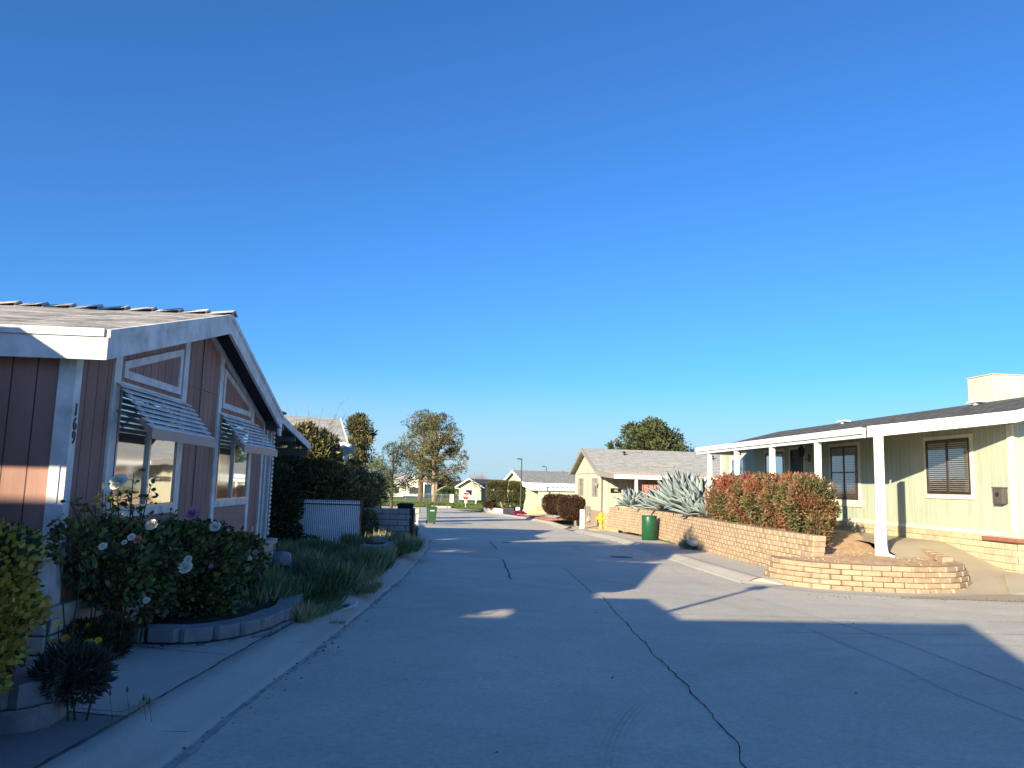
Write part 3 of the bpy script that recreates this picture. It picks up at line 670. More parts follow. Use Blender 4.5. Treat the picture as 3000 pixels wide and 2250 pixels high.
# patio cover on the far side: corrugated sheet on a beam, screen panel and scalloped post
pc = MB(); nx = 66; X0, X1 = -9.0, .27
for i in range(nx * 4 + 1):
    x = X0 + (X1 - X0) * i / (nx * 4); wv = .028 * math.sin(2 * math.pi * i / 8)
    pc.v += [(x, 13.57, 2.63 + wv), (x, 16.5, 2.24 + wv)]
for i in range(nx * 4): pc.f.append((2 * i, 2 * i + 1, 2 * i + 3, 2 * i + 2)); pc.m.append(0)
cov = pc.build('patio_cover', CORR, H1)
pf = MB(); pf.prism([(13.5, 2.56), (16.55, 2.18), (16.55, 2.31), (13.5, 2.69)], X1 + .0, X1 + .03); pf.build('fascia', WHITE2, cov)
pf = MB(); pf.box(-9, X1, 16.42, 16.48, 2.06, 2.205).box(-9, X1, 15.0, 15.05, 2.28, 2.37).box(-9, X1, 13.9, 13.95, 2.42, 2.5); pf.build('beam', CORR, cov)
pp = MB(); pp.box(-.06, -.03, 13.62, 14.28, .50, 2.45); pp.build('screen_panel', m_plain('grey_panel', (.18, .22, .25), .5, .3, .2), cov)
pp = MB(); pp.box(-.09, -.01, 13.93, 13.98, .5, 2.5); pp.box(-.09, .0, 14.25, 14.33, .5, 2.42); pp.box(-.02, .01, 13.6, 13.66, .5, 2.5); pp.build('post', WHITE2, cov)
sc_l = MB()
for i in range(24):                        # scalloped lattice edge
    z = .56 + i * .078
    sc_l.add([(.0, 14.33, z), (.0, 14.47, z + .022), (.0, 14.47, z + .056), (.0, 14.33, z + .078), (.018, 14.33, z), (.018, 14.47, z + .022), (.018, 14.47, z + .056), (.018, 14.33, z + .078)],
             [(0, 3, 2, 1), (4, 5, 6, 7), (0, 1, 5, 4), (1, 2, 6, 5), (2, 3, 7, 6)])
sc_l.build('scalloped_edge', WHITE2, cov)
pw = MB(); pw.box(-.15, -.12, 13.6, 16.5, -.3, .6); 

# ================================================================= generic gabled home (ridge away from the street)
def window(parent, x, s, y0, y1, z0, z1, frame=WHITE, glass=GLASS, wd=.06, mull=1, shutters=None, cross=False):
    """window on the plane x whose outside is on the side s"""
    X = lambda a: tuple(sorted((x + s * .004, x + s * a)))
    b = MB(); a0, a1 = X(.035); ring(b, a0, a1, y0, y1, z0, z1, wd)
    for k in range(mull):
        yc = y0 + (y1 - y0) * (k + 1) / (mull + 1); b.box(a0, a1, yc - .02, yc + .02, z0 + wd, z1 - wd)
    fr = b.build('window', frame, parent)
    a0, a1 = X(.015); MB().box(a0, a1, y0 + wd, y1 - wd, z0 + wd, z1 - wd).build('glass', glass, fr)
    if shutters:
        b = MB(); a0, a1 = X(.03)
        for q0, q1 in ((y0 - .33, y0 - .03), (y1 + .03, y1 + .33)): MB().box(a0, a1, q0, q1, z0, z1).build('shutter', shutters, fr)
    return fr
def gable_home(name, label, loc, rz, s, y0, y1, zb, ze, zr, depth, ov, wall, roofm, trim, fas=.2, yr=None, near_ext=None, base=None, gz_=None):
    """street gable on plane x=0 facing the side s; ridge runs away along -s*x"""
    h = empty(name, loc, rz, label, 'house'); yr = yr or (y0 + y1) / 2
    X = lambda a, b_: tuple(sorted((s * a, s * b_)))
    sl_ = (zr - ze) / (yr - y0)
    ws = [(y0, zb), (y1, zb), (y1, ze - .1), (yr, zr - .1), (y0, ze - .1)]
    MB().prism(ws, *X(-depth, 0)).build('wall', wall, h)
    e = ov; a, b_ = X(-depth - .3, .35)
    pr = [(y0 - e, ze - sl_ * e), (yr, zr), (y1 + e, ze - sl_ * e), (y1 + e, ze - sl_ * e - .08), (yr, zr - .08), (y0 - e, ze - sl_ * e - .08)]
    rf_ = MB().prism(pr[::-1], a, b_).build('roof', roofm, h)
    f = MB(); a, b_ = X(.352, .39)
    for (p, q) in (((y0 - e, ze - sl_ * e), (yr, zr)), ((yr, zr), (y1 + e, ze - sl_ * e))):
        f.prism([(p[0], p[1] - fas), (q[0], q[1] - fas), (q[0], q[1] + .02), (p[0], p[1] + .02)], a, b_)
    a, b_ = X(-depth, .35); f.box(a, b_, y0 - e - .035, y0 - e - .002, ze - sl_ * e - fas, ze - sl_ * e + .01)
    f.build('fascia', trim, rf_)
    if base is not None: MB().box(*X(-depth, .04), y0 - .04, y1 + .04, gz_ - .3, zb).build('skirting', base, h)
    return h

# ================================================================= HOUSE 2: grey-roofed neighbour behind the hedge
th2 = .30; peak2 = at(996, 1231, 30.0)
u2 = Vector((-math.sin(th2), math.cos(th2), 0)); n2 = Vector((math.cos(th2), math.sin(th2), 0))
o2 = Vector((peak2.x, peak2.y, 0)) - n2 * .35
H2 = gable_home('mobile_home', 'pale home with light shingle roof and swamp cooler behind the left hedge', (o2.x, o2.y, 0), th2, 1, -3.5, 3.5, -.1, 2.85, 3.92, 14, .05, WHITE2 if 0 else m_siding('white_siding', (.62, .60, .52), .3, False, .05), SH2, WHITE, .16)
c2_ = MB(); n_c = 120
for i in range(n_c + 1):
    x = -9 + 9.3 * i / n_c; wv = .03 * math.sin(i * 2 * math.pi / 4); c2_.v += [(x, -3.56, 2.80 + wv), (x, -6.1, 2.58 + wv)]
for i in range(n_c): c2_.f.append((2 * i, 2 * i + 1, 2 * i + 3, 2 * i + 2)); c2_.m.append(0)
cc2 = c2_.build('carport_roof', WHITE, H2)
MB().box(-9, .34, -6.2, -6.14, 2.38, 2.56).build('fascia', m_plain('pale_green_trim', (.34, .38, .31)), cc2)
MB().prism([(-6.14, 2.38), (-3.56, 2.6), (-3.56, 2.86), (-6.14, 2.62)], .31, .35).build('side_fascia', m_plain('pale_green_trim', (.34, .38, .31)), cc2)
for xx in (.1, -3, -6): MB().box(xx - .05, xx + .05, -6.12, -6.02, -.6, 2.5).build('post', WHITE, cc2)
p_ = at(935, 1232, 30.5); MB().cbox((-2.75, .1, 4.02), (.42, .28, .17)).build('roof_cooler', m_plain('grey_green_metal', (.20, .25, .24)), H2)
MB().lathe([(.1, 0), (.1, .12), (.2, .14), (.2, .2), (.05, .26)], (-3.6, .0, 3.85), 12).build('roof_vent', DARKM, H2)
MB().lathe([(.1, 0), (.1, .12), (.2, .14), (.2, .2), (.05, .26)], (-1.85, .1, 3.85), 12).build('roof_vent', DARKM, H2)

# ================================================================= HOUSE 3: long green house, right (side to the street)
YR = .1053
HR = empty('mobile_home', (12.7 * math.cos(YR), 12.7 * math.sin(YR), 0), YR, 'long pale green home with white porch posts behind the red hedge', 'house')
MB().prism([(.75, 0), (.75, 6.2), (3.35, 6.2), (3.35, 0)], 15.6, 32.6, 'y').build('wall', GREEN, HR)
MB().prism([(3.352, .05), (3.352, 6.1), (4.1, 3.0)], 15.602, 15.7, 'y').build('gable_end', GREEN, HR)
g3 = MB()
g3.prism([(3.37, -.45), (4.27, 3.0), (3.37, 6.6), (3.30, 6.6), (4.19, 3.0), (3.30, -.45)], 15.0, 33.3, 'y'); rr3 = g3.build('roof', SH4, HR)
pr3 = MB(); pr3.add([(-.45, 15.0, 3.36), (-.45, 29.2, 3.36), (-2.24, 29.2, 3.15), (-2.24, 17.5, 3.15), (-.45, 15.0, 3.31), (-.45, 29.2, 3.31), (-2.24, 29.2, 3.10), (-2.24, 17.5, 3.10)],
    [(0, 1, 2, 3), (7, 6, 5, 4), (0, 3, 7, 4), (3, 2, 6, 7), (2, 1, 5, 6)])
pr3.build('porch_roof', SH4, rr3)
MB().box(-.44, 0, 15.3, 29.1, 3.22, 3.25).build('soffit', WHITE2, rr3)
MB().add([(-.01, 15.4, 3.2), (-.01, 29.1, 3.2), (-2.2, 29.1, 3.0), (-2.2, 17.6, 3.0)], [(0, 1, 2, 3)]).build('porch_ceiling', m_plain('porch_ceiling', (.45, .46, .36)), rr3)
f3 = MB()
a_ = Vector((-2.27, 17.45, 0)); c_ = Vector((-.47, 14.92, 0)); d_ = (c_ - a_).normalized(); n_ = Vector((d_.y, -d_.x, 0)) * .04
f3.add([(*(a_ + n_ * 0).xy, 2.94), (*(c_).xy, 3.17), (*(c_).xy, 3.42), (*(a_).xy, 3.20), (*(a_ - n_).xy, 2.94), (*(c_ - n_).xy, 3.17), (*(c_ - n_).xy, 3.42), (*(a_ - n_).xy, 3.20)],
       [(0, 1, 2, 3), (4, 7, 6, 5), (0, 4, 5, 1), (3, 2, 6, 7), (0, 3, 7, 4), (1, 5, 6, 2)])
f3.prism([(3.17, -.47), (4.10, 3.0), (3.17, 6.6), (3.42, 6.6), (4.32, 3.0), (3.42, -.47)][::-1], 14.90, 14.94, 'y')
f3.build('fascia', WHITE, rr3)
gt = MB(); gt.box(-2.36, -2.245, 17.55, 29.25, 3.03, 3.17).box(-2.30, -2.24, 17.56, 29.24, 2.935, 3.03).box(-2.24, -.5, 29.22, 29.28, 2.95, 3.15); gt.box(-2.37, -2.355, 17.55, 29.26, 3.14, 3.185)
gt.build('gutter', WHITE, rr3)
GZP = {17.12: .12, 19.95: .55, 22.75: .55, 25.5: .55, 28.05: .5}
for yp, z0_ in GZP.items():
    b = MB(); b.box(-2.28, -2.14, yp - .07, yp + .07, z0_ - .15, 2.94)
    if yp < 18:
        b.box(-2.31, -2.11, yp - .1, yp + .1, z0_ - .2, .85)
        dp = MB(); dp.tube([(-2.2, yp - .14, 2.95), (-2.2, yp - .14, z0_ + .35), (-2.16, yp - .16, z0_ + .12), (-2.10, yp - .32, z0_ + .06)], .04, 10)
    po = b.build('porch_post', WHITE, HR, False, .008)
    if yp < 18: dp.build('downpipe', WHITE, po, True)
t3 = MB(); t3.box(-.03, 0, 15.58, 15.76, .75, 3.2).box(-.028, 0, 15.76, 32.6, .75, .84); t3.box(-.03, 0, 32.5, 32.62, .84, 3.2)
t3.box(-.03, 0, 16.86, 16.96, 1.53, 3.07).box(-.03, 0, 18.56, 18.66, 1.53, 3.07).box(-.035, 0, 16.96, 18.56, 1.53, 1.64).box(-.035, 0, 16.96, 18.56, 2.98, 3.07)
t3.box(-.03, 0, 21.66, 21.76, 1.40, 3.12).box(-.03, 0, 23.29, 23.39, 1.40, 3.12).box(-.04, 0, 21.55, 23.42, 1.2, 1.40).box(-.035, 0, 21.76, 23.29, 3.02, 3.12)
t3.box(-.03, 0, 26.50, 26.58, 1.3, 3.12).box(-.03, 0, 28.12, 28.2, 1.3, 3.12).box(-.03, 0, 26.58, 28.12, 3.02, 3.12)
t3.box(-.03, 0, 25.02, 25.10, .84, 3.15).box(-.03, 0, 26.06, 26.14, .84, 3.15).box(-.03, 0, 25.10, 26.06, 3.06, 3.15)
t3.box(-.03, 0, 30.0, 30.09, 1.0, 3.0).box(-.03, 0, 31.5, 31.6, 1.0, 3.0).box(-.03, 0, 30.09, 31.5, 2.9, 3.0)
t3.build('trim', m_plain('cream_trim', (.72, .68, .54), .6), HR)
def blind_window(y0, y1, z0, z1, split, mid=None, warm=False):
    b = MB(); ring(b, -.045, -.006, y0, y1, z0, z1, .05); b.box(-.045, -.006, split - .03, split + .03, z0 + .05, z1 - .05)
    if mid: b.box(-.043, -.008, y0 + .05, split - .03, mid - .02, mid + .02).box(-.043, -.008, split + .03, y1 - .05, mid - .02, mid + .02)
    fr = b.build('window', BRONZE, HR)
    MB().box(-.003, -.0015, y0 + .05, y1 - .05, z0 + .05, z1 - .05).build('dark_room', BLACK, fr)
    bl = MB(); z = z0 + .08
    while z < z1 - .07: bl.prism([(z - .008, -.008), (z - .006, -.008), (z + .016, -.024), (z + .013, -.024)], y0 + .06, y1 - .06, 'y'); z += .05
    bl.build('blinds', m_plain('wood_blinds', (.42, .24, .13)) if warm else BLINDC, fr)
    MB().box(-.032, -.029, y0 + .05, split - .03, z0 + .05, z1 - .05).box(-.032, -.029, split + .03, y1 - .05, z0 + .05, z1 - .05).build('glass', CLEAR, fr)
blind_window(16.96, 18.56, 1.64, 2.98, 17.76); blind_window(21.76, 23.29, 1.40, 3.02, 22.52, 2.22, True)
window(HR, 0, -1, 26.6, 28.1, 1.3, 3.0, BRONZE, GLASS, .05, 1); window(HR, 0, -1, 30.1, 31.48, 1.0, 2.88, WHITE2, GLASSL, .05, 1)
d3 = MB(); d3.box(-.02, -.004, 25.12, 26.04, .86, 3.04); dd = d3.build('front_door', m_plain('navy_door', (.015, .02, .04), .4, .4), HR)
sg = MB()
for i in range(9): sg.box(-.05, -.035, 25.2 + i * .095, 25.212 + i * .095, .95, 2.6 + .12 * math.sin(math.pi * i / 8))
ap = [(-.042, 25.2 + .76 * i / 10, 2.6 + .18 * math.sin(math.pi * i / 10)) for i in range(11)]; sg.tube(ap, .014, 6)
sg.box(-.055, -.03, 25.15, 25.19, .9, 3.0).box(-.055, -.03, 25.97, 26.01, .9, 3.0).build('security_grille', m_plain('blue_grey_metal', (.06, .09, .12), .4, .4), dd)
lp = MB(); lc = (-.28, 24.72, 2.9)
lp.tube([(0, 24.72, 2.75), (-.1, 24.72, 2.66), (-.26, 24.72, 2.68), (-.28, 24.72, 2.74)], .015, 6); lp.box(-.02, 0, 24.66, 24.78, 2.6, 2.85)
lp.lathe([(.05, -.16), (.085, -.13), (.12, .09), (.14, .10), (.06, .19), (.02, .22), (.02, .26)], lc, 6); lp.build('wall_lamp', DARKM, HR)
mb_ = MB(); mb_.box(-.15, 0, 15.85, 16.12, 1.46, 1.80); mb_.box(-.16, 0, 15.83, 16.14, 1.80, 1.825); mm_ = mb_.build('mailbox', m_plain('bronze_mailbox', (.09, .08, .075), .5, .4), HR)
MB().tube([(-.151, 15.98, 1.66), (-.158, 15.98, 1.66)], .05, 16).build('medallion', DARKM, mm_)
text('7', .33, m_plain('cream_number', (.62, .60, .44)), HR, (-.02, 20.42, 2.68), (R_(90), 0, R_(-90)), .01, 'house_number')
def skz(p): return .75 - .142 * 7
block_wall('skirting', CREAMB, [(-.05, 33), (-.05, 15.6)], skz, 7, .142, .41, .12, 0, '', '', MORTL, .004, .012, parent=HR)
block_wall('skirting', CREAMB, [(-.05, 15.56), (6.2, 15.56)], skz, 7, .142, .41, .12, 0, '', '', MORTL, .004, .012, parent=HR)
MB().box(-.16, .05, 15.45, 16.52, .648, .722).build('brick_sill', REDB, HR)
for yv, xv, zv in ((27.3, 2.7, 4.16), (20.2, 2.7, 4.16)):
    v = MB(); v.cbox((xv, yv, zv + .1), (.15, .24, .025), 0, 0); v.lathe([(.1, 0), (.1, .09)], (xv, yv, zv - .02), 12); v.build('roof_vent', WHITE2, rr3)
co = MB(); co.box(3.3, 4.9, 20.3, 21.35, 3.9, 5.09); co.box(3.27, 4.93, 20.27, 21.38, 5.09, 5.12); ac = co.build('roof_cooler', CREAMP, HR, False, .01)
MB().box(4.0, 4.05, 20.24, 20.28, 4.1, 5.0).build('pipe', WHITE, ac)
pipe = empty('galvanised_post', (12.45 - .1053 * 15.3, 16.3, 0), 0, 'galvanised steel fence post with hanging chain at the green home corner', 'post')
MB().tube([(0, 0, -.1), (-.0, 0, 1.38)], .034, 12).build('pole', GALV, pipe, True)
chn = MB()
for i in range(26): chn.lathe([(.006, 0), (.014, .012), (.006, .026)], (.045 + .008 * math.sin(i), 0, 1.15 - i * .028), 6)
chn.build('chain', GALV, pipe)

# ground around the green house: sloping ramp along the skirting, driveway
def hr(x, y): c, s = math.cos(YR), math.sin(YR); q = 12.7 + x; return (q * c - y * s, q * s + y * c)
def rampz(y): return -.33 + (y - 14.5) * .235 if y < 18 else .48 + .0 * y
rp = MB(); rows = []
for i in range(17):
    y = 14.6 + i * .35; rows.append([(*hr(-.02, y), rampz(y)), (*hr(-1.2, y), rampz(y) - .02), (*hr(-2.6 if y < 17.0 else -1.9, y), rampz(y) - .05)])
rows.append([(*hr(-.02, 32), .5), (*hr(-1.2, 32), .5), (*hr(-2.6, 32), .5)])
for r_ in rows: rp.v += r_
for i in range(len(rows) - 1):
    for j in range(2): a = i * 3 + j; rp.f.append((a, a + 1, a + 4, a + 3)); rp.m.append(0)
o = rp.build('ramp', m_concrete('ramp_concrete', (.40, .34, .25), .4)); o['kind'] = 'structure'
dw = MB(); dw.add([(7.3, 14.72, gz(14.7) + .008), (9.9, 15.55, gz(15) + .03), (10.7, 17.0, .02), (12.3, 16.0, -.05), (30, 16.5, -.1), (30, 14.4, gz(14.4) + .006), (12, 14.5, gz(14.5) + .006)], [(0, 6, 5, 4, 3, 2, 1)])
o = dw.build('driveway', m_concrete('driveway_concrete', (.40, .345, .26), .4)); o['kind'] = 'structure'
yd = MB(); yd.add([(11, 16.4, -.06), (40, 17, -.1), (40, 60, 0), (8.5, 60, -.3), (8.5, 44, -.2)], [(0, 1, 2, 3, 4)]); o = yd.build('yard', EARTH); o['kind'] = 'structure'

# ================================================================= HOUSE 4: cream house with taupe trim
HB = gable_home('mobile_home', 'cream home with taupe shutters and gable behind the yellow hydrant', (10.5 * math.cos(YR), 10.5 * math.sin(YR), 0), YR, -1, 46.2, 54.6, .1, 2.62, 4.07, 16, .5, CREAM, SH2, TAUPE, .24, 50.7, None, TAN, -1.0)
window(HB, 0, -1, 47.5, 48.55, .95, 2.1, TAUPE, GLASS, .07, 1, TAUPE); window(HB, 0, -1, 51.9, 53.0, .95, 2.1, TAUPE, GLASS, .07, 1, TAUPE)
MB().box(-.03, 0, 46.12, 46.24, .1, 2.6).box(-.02, 0, 50.2, 50.25, .1, 3.7).box(-.02, 0, 46.3, 54.5, 2.38, 2.42).build('trim', TAUPE, HB)
wl_ = MB(); wl_.box(-.25, 0, 46.9, 46.95, 1.75, 1.8); wl_.box(-.3, -.2, 46.85, 47.0, 1.6, 1.78); wl_.build('wall_lamp', TAUPE, HB)
cp4 = MB()
for i in range(161):
    x = -.3 + 12 * i / 160; wv = .025 * math.sin(i * math.pi / 2); cp4.v += [(x, 45.68, 2.47 + wv), (x, 41.9, 2.28 + wv)]
for i in range(160): cp4.f.append((2 * i, 2 * i + 1, 2 * i + 3, 2 * i + 2)); cp4.m.append(0)
c4o = cp4.build('carport_roof', m_plain('peach_metal', (.55, .42, .30)), HB)
MB().box(-.3, 11.7, 41.78, 41.85, 2.04, 2.27).build('fascia', WHITE, c4o)
MB().prism([(41.8, 2.04), (45.7, 2.2), (45.7, 2.52), (41.8, 2.3)], -.36, -.31).build('side_fascia', TAUPE, c4o)
for xx in (.9, 4.5, 8.5): MB().box(xx, xx + .14, 41.85, 41.99, -.2, 2.05).build('post', WHITE, c4o)
pnl = MB()
for i in range(28): pnl.box(1.2 + i * .3, 1.2 + i * .3 + .28, 42.3 + .05 * (i % 3), 42.36 + .05 * (i % 3), -.2, 1.75)
pnl.build('carport_curtain', m_plain('faded_red_panel', (.42, .19, .15), .8, .1, .2), c4o)
MB().box(.15, 2.6, 46.0, 46.1, -.3, 2.3).build('side_wall', CREAM, HB)
text('160', .16, WHITE, MB().box(.5, 1.15, 45.96, 45.985, 1.22, 1.5).build('number_plaque', BLACK, HB), (.82, 45.95, 1.36), (R_(90), 0, 0), .004)
sn = MB()
for i in range(10): a = i * .628; sn.cbox((.78 + .13 * math.cos(a), 45.97, 1.78 + .13 * math.sin(a)), (.05, .012, .05), 0)
sn.tube([(.78, 45.98, 1.78), (.78, 45.95, 1.78)], .09, 14); sn.build('sun_ornament', m_plain('tan_ornament', (.50, .42, .25)), HB)
for x, y, z in ((2.2, 49.4, 3.55), (8, 49.0, 3.45), (10, 49.2, 3.5)):
    MB().lathe([(.07, 0), (.07, .25), (.14, .27), (.03, .36)], (x, y, z), 10).build('roof_vent', DARKM, HB)
for x, y, z in ((2.2, 50.2, 3.86), (3.4, 47.1, 2.85)): MB().cbox((x + .6, y, z + .1), (.75, .12, .05)).build('skylight', TAUPE, HB)
def hb(x, y): c, s = math.cos(YR), math.sin(YR); q = 10.5 + x; return (q * c - y * s, q * s + y * c)

# ================================================================= HOUSE 5: mint house with white carport
thg = .26; pg = at(1501, 1379.5, 83); ng = Vector((math.cos(thg), math.sin(thg), 0)); og = Vector((pg.x, pg.y, 0)) + ng * .35
HG = gable_home('mobile_home', 'mint green home with white corrugated carport behind the topiary', (og.x, og.y, 0), thg, -1, -4.0, 4.0, -1.3, 1.85, 3.05, 15, .35, GREEN2, SH3, WHITE, .26)
c5 = MB()
for i in range(121):
    x = -.35 + 15 * i / 120; wv = .05 * math.sin(i * math.pi / 2); c5.v += [(x, -4.4, 1.70 + wv), (x, -7.6, 1.36 + wv)]
for i in range(120): c5.f.append((2 * i, 2 * i + 1, 2 * i + 3, 2 * i + 2)); c5.m.append(0)
c5o = c5.build('carport_roof', WHITE, HG); MB().box(-.4, 14.6, -7.7, -7.62, 1.02, 1.32).build('fascia', WHITE, c5o)
MB().prism([(-7.65, 1.02), (-4.3, 1.4), (-4.3, 1.85), (-7.65, 1.38)], -.42, -.36).build('side_fascia', WHITE, c5o)
for xx in (5.2, 12): MB().box(xx, xx + .5, -7.6, -7.5, -1.3, 1.05).build('post', WHITE, c5o)
MB().box(.3, 5.0, -7.45, -7.4, -1.35, 1.05).build('carport_wall', GREEN2, c5o)

# ---------------------------------------------------------------- far houses beyond the junction
Fz = -1.62
HY = empty('cottage', (0, 0, 0), 0, 'small yellow cottage with front gable and dark roof beyond the stop sign', 'house')
pa = at(1340, 1476, 125); pb_ = at(1405, 1476, 125); xa, xb_ = pa.x, pb_.x; xm = (xa + xb_) / 2
YELW = m_plain('yellow_wall', (.72, .66, .42), .7, .2, .05); BLUEW = m_plain('grey_wall', (.52, .53, .50), .7, .2, .05)
MB().prism([(Fz, xa + .2), (Fz, xb_ + .2), (.9, xb_ + .2), (2.0, xm), (.9, xa + .2)], 125, 134, 'y').build('wall', YELW, HY)
MB().prism([(.72, xa - .4), (2.12, xm), (.72, xb_ + .7), (.86, xb_ + .7), (2.28, xm), (.86, xa - .4)], 124.4, 134, 'y').build('roof', SHD, HY)
MB().prism([(.66, xa - .45), (2.06, xm), (.66, xb_ + .75), (.9, xb_ + .75), (2.32, xm), (.9, xa - .45)], 124.3, 124.38, 'y').build('fascia', WHITE, HY)
MB().box(xb_ + .2, xb_ + 4.6, 127, 133, Fz, .9).build('wall', BLUEW, HY)
MB().prism([(126.3, .85), (134, .85), (130, 2.2)], xm, xb_ + 5.2).build('roof', SHD, HY)
for k, (u, v) in enumerate(((.7, 1.5), (2.2, 3.0), (3.2, 4.2))):
    b = MB().box(xb_ + u, xb_ + v, 126.93, 126.99, -.5, .75).build('window', WHITE, HY); MB().box(xb_ + u + .06, xb_ + v - .06, 126.9, 126.925, -.42, .68).build('glass', GLASS, b)
b = MB().box(xm - .55, xm + .55, 124.93, 124.99, -.5, .5).build('window', WHITE, HY); MB().box(xm - .48, xm + .48, 124.9, 124.925, -.42, .42).build('glass', GLASS, b)
MB().prism([(.75 , xm - .3), (.75, xm + .3), (.98, xm + .2), (1.05, xm), (.98, xm - .2)], 124.93, 124.99, 'y').build('gable_vent', WHITE, HY)

def far_home(label, px0, px1, Y, zr, ze, wall, roofm, depth=8, gable=None, wins=()):
    a = at(px0, 1450, Y).x; c = at(px1, 1450, Y).x; h = empty('cottage', ((a + c) / 2, Y, Fz), 0, label, 'house'); hw = (c - a) / 2
    MB().box(-hw, hw, 0, depth, 0, ze - Fz).build('wall', wall, h)
    r_ = MB().prism([(-.6, ze - Fz - .1), (depth + .6, ze - Fz - .1), (depth / 2, zr - Fz)], -hw - .4, hw + .4).build('roof', roofm, h)
    MB().box(-hw - .4, hw + .4, -.66, -.61, ze - Fz - .2, ze - Fz + .02).build('fascia', WHITE, r_)
    if gable:
        g0, g1 = gable; m_ = (g0 + g1) / 2
        MB().prism([(0, g0), (0, g1), (ze - Fz, g1), (ze - Fz + (g1 - g0) * .22, m_), (ze - Fz, g0)], -1.2, 2, 'y').build('gable_wing', wall, h)
        MB().prism([(ze - Fz - .1, g0 - .4), (ze - Fz + (g1 - g0) * .22 + .02, m_), (ze - Fz - .1, g1 + .4), (ze - Fz + .1, g1 + .4), (ze - Fz + (g1 - g0) * .22 + .25, m_), (ze - Fz + .1, g0 - .4)], -1.5, 2, 'y').build('wing_roof', WHITE, h)
    for (u, v, yw) in wins:
        b = MB().box(u, v, yw - .06, yw - .01, 1.0, 2.2).build('window', WHITE, h); MB().box(u + .07, v - .07, yw - .09, yw - .065, 1.07, 2.13).build('glass', GLASS, b)
WHW = m_plain('white_wall', (.74, .72, .64), .7, .2, .05)
far_home('white cottage with porch and front gable behind the left pines', 1085, 1255, 135, 2.6, 1.2, WHW, m_plain('pale_roof', (.55, .50, .45)), 9, (.8, 4.4), ((-4.2, -3.2, 0), (-2.6, -1.6, 0), (-.9, 0, 0), (1.8, 3.4, -1.2)))
far_home('long low white home with dark roof behind the large pine', 1245, 1345, 142, 1.75, .55, WHW, SHD, 9, None, ((-2.5, -1.4, 0), (1, 2.4, 0)))
far_home('white home with pale roof far behind the left hedge', 1030, 1110, 120, 2.3, 1.0, WHW, SH2, 8, None, ((-1.6, -.6, 0), (.6, 1.6, 0)))
hg = [shell((at(1317, 1440, 132).x, 132, -.1), (1.9, 1.0, .75), 2600, .6)]
leaf_mesh('hedge', L_LAWN, hg[0][0], hg[0][1], .22, .5); tag(bpy.data.objects['hedge'], 'clipped bright green hedge beside the yellow cottage', 'hedge')
# the neighbour on the camera's own side, out of frame: its roof and the added carport slabs shade the road
HN = gable_home('mobile_home', 'pink-brown home beside the camera, shading the near road', (-3.2 * math.cos(YL) , -3.2 * math.sin(YL), 0), YL, 1, -5.6, 1.4, .6, 3.1, 4.72, 14, .2, PINK, SH1, WHITE2, .2, -2.1, None, SLUMP, 0)
cn = MB(); cn.slab([(-2.85, -1, 3.12), (-1.7, -1, 3.12), (-1.7, 2.84, 3.15), (-2.85, 2.84, 3.15)], .05); cn.slab([(-12, 2.85, 3.15), (-1.7, 2.85, 3.15), (-1.7, 4.95, 3.40), (-12, 4.95, 3.40)], .05); cn.slab([(-1.69, -1, 3.05), (-.40, -1, 3.05), (-.40, 4.35, 3.10), (-1.69, 4.35, 3.10)], .05); cn.build('carport_roof', WHITE, HN)  # unseen added slabs, laid out by where their shade must fall
TS = empty('broadleaf_tree', (-12.9, 4.3, 0), 0, 'unseen tall tree added beside the pink home to shade the road', 'tree'); tq = random.Random(4); tt = MB(); tt.tube([(0, 0, -.2), (.1, .1, 3), (0, 0, 6.2)], [.28, .22, .15], 8); cs = []  # unseen tree added off to the left, crown shaped to extend the road shadow
for i in range(120):
    a = tq.uniform(0, 6.283); r_ = tq.uniform(0, 1) ** .5; e = Vector((math.cos(a) * r_ * 4.2, math.sin(a) * r_ * 1.8, 7.5 + math.cos(a) * r_ * -.55 + tq.uniform(-1, 1) * .8)); cs.append(e)
    if i % 3 == 0: tt.tube([(0, 0, 4.5), Vector((0, 0, 5)).lerp(e, .5), e], [.09, .06, .02], 5, caps=False)
tt.build('trunk', BARK, TS, True)
CS_SHADE = cs
GA = empty('occluder', (-7.5, 17.1, 0), 0, 'unseen garage tucked behind the pink home', 'occluder')  # hidden box added only for the shade it throws on gate and hedge
MB().box(-9, 0, 0, 2.4, -.6, 3.25).build('wall', MATS['white_siding'], GA); MB().box(-9.1, .08, -.08, 2.5, 3.25, 3.34).build('roof', SH2, GA)
lp_ = empty('light_pole', (-3.45, 3.25, 0), 0, 'tall slim pole beside the camera casting a thin shadow on the road', 'pole')
MB().tube([(0, 0, 0), (0, 0, 4.1)], [.07, .05], 10).build('pole', GALV, lp_, True); MB().cbox((0, 0, 4.15), (.13, .1, .09)).build('lamp_head', DARKM, lp_)

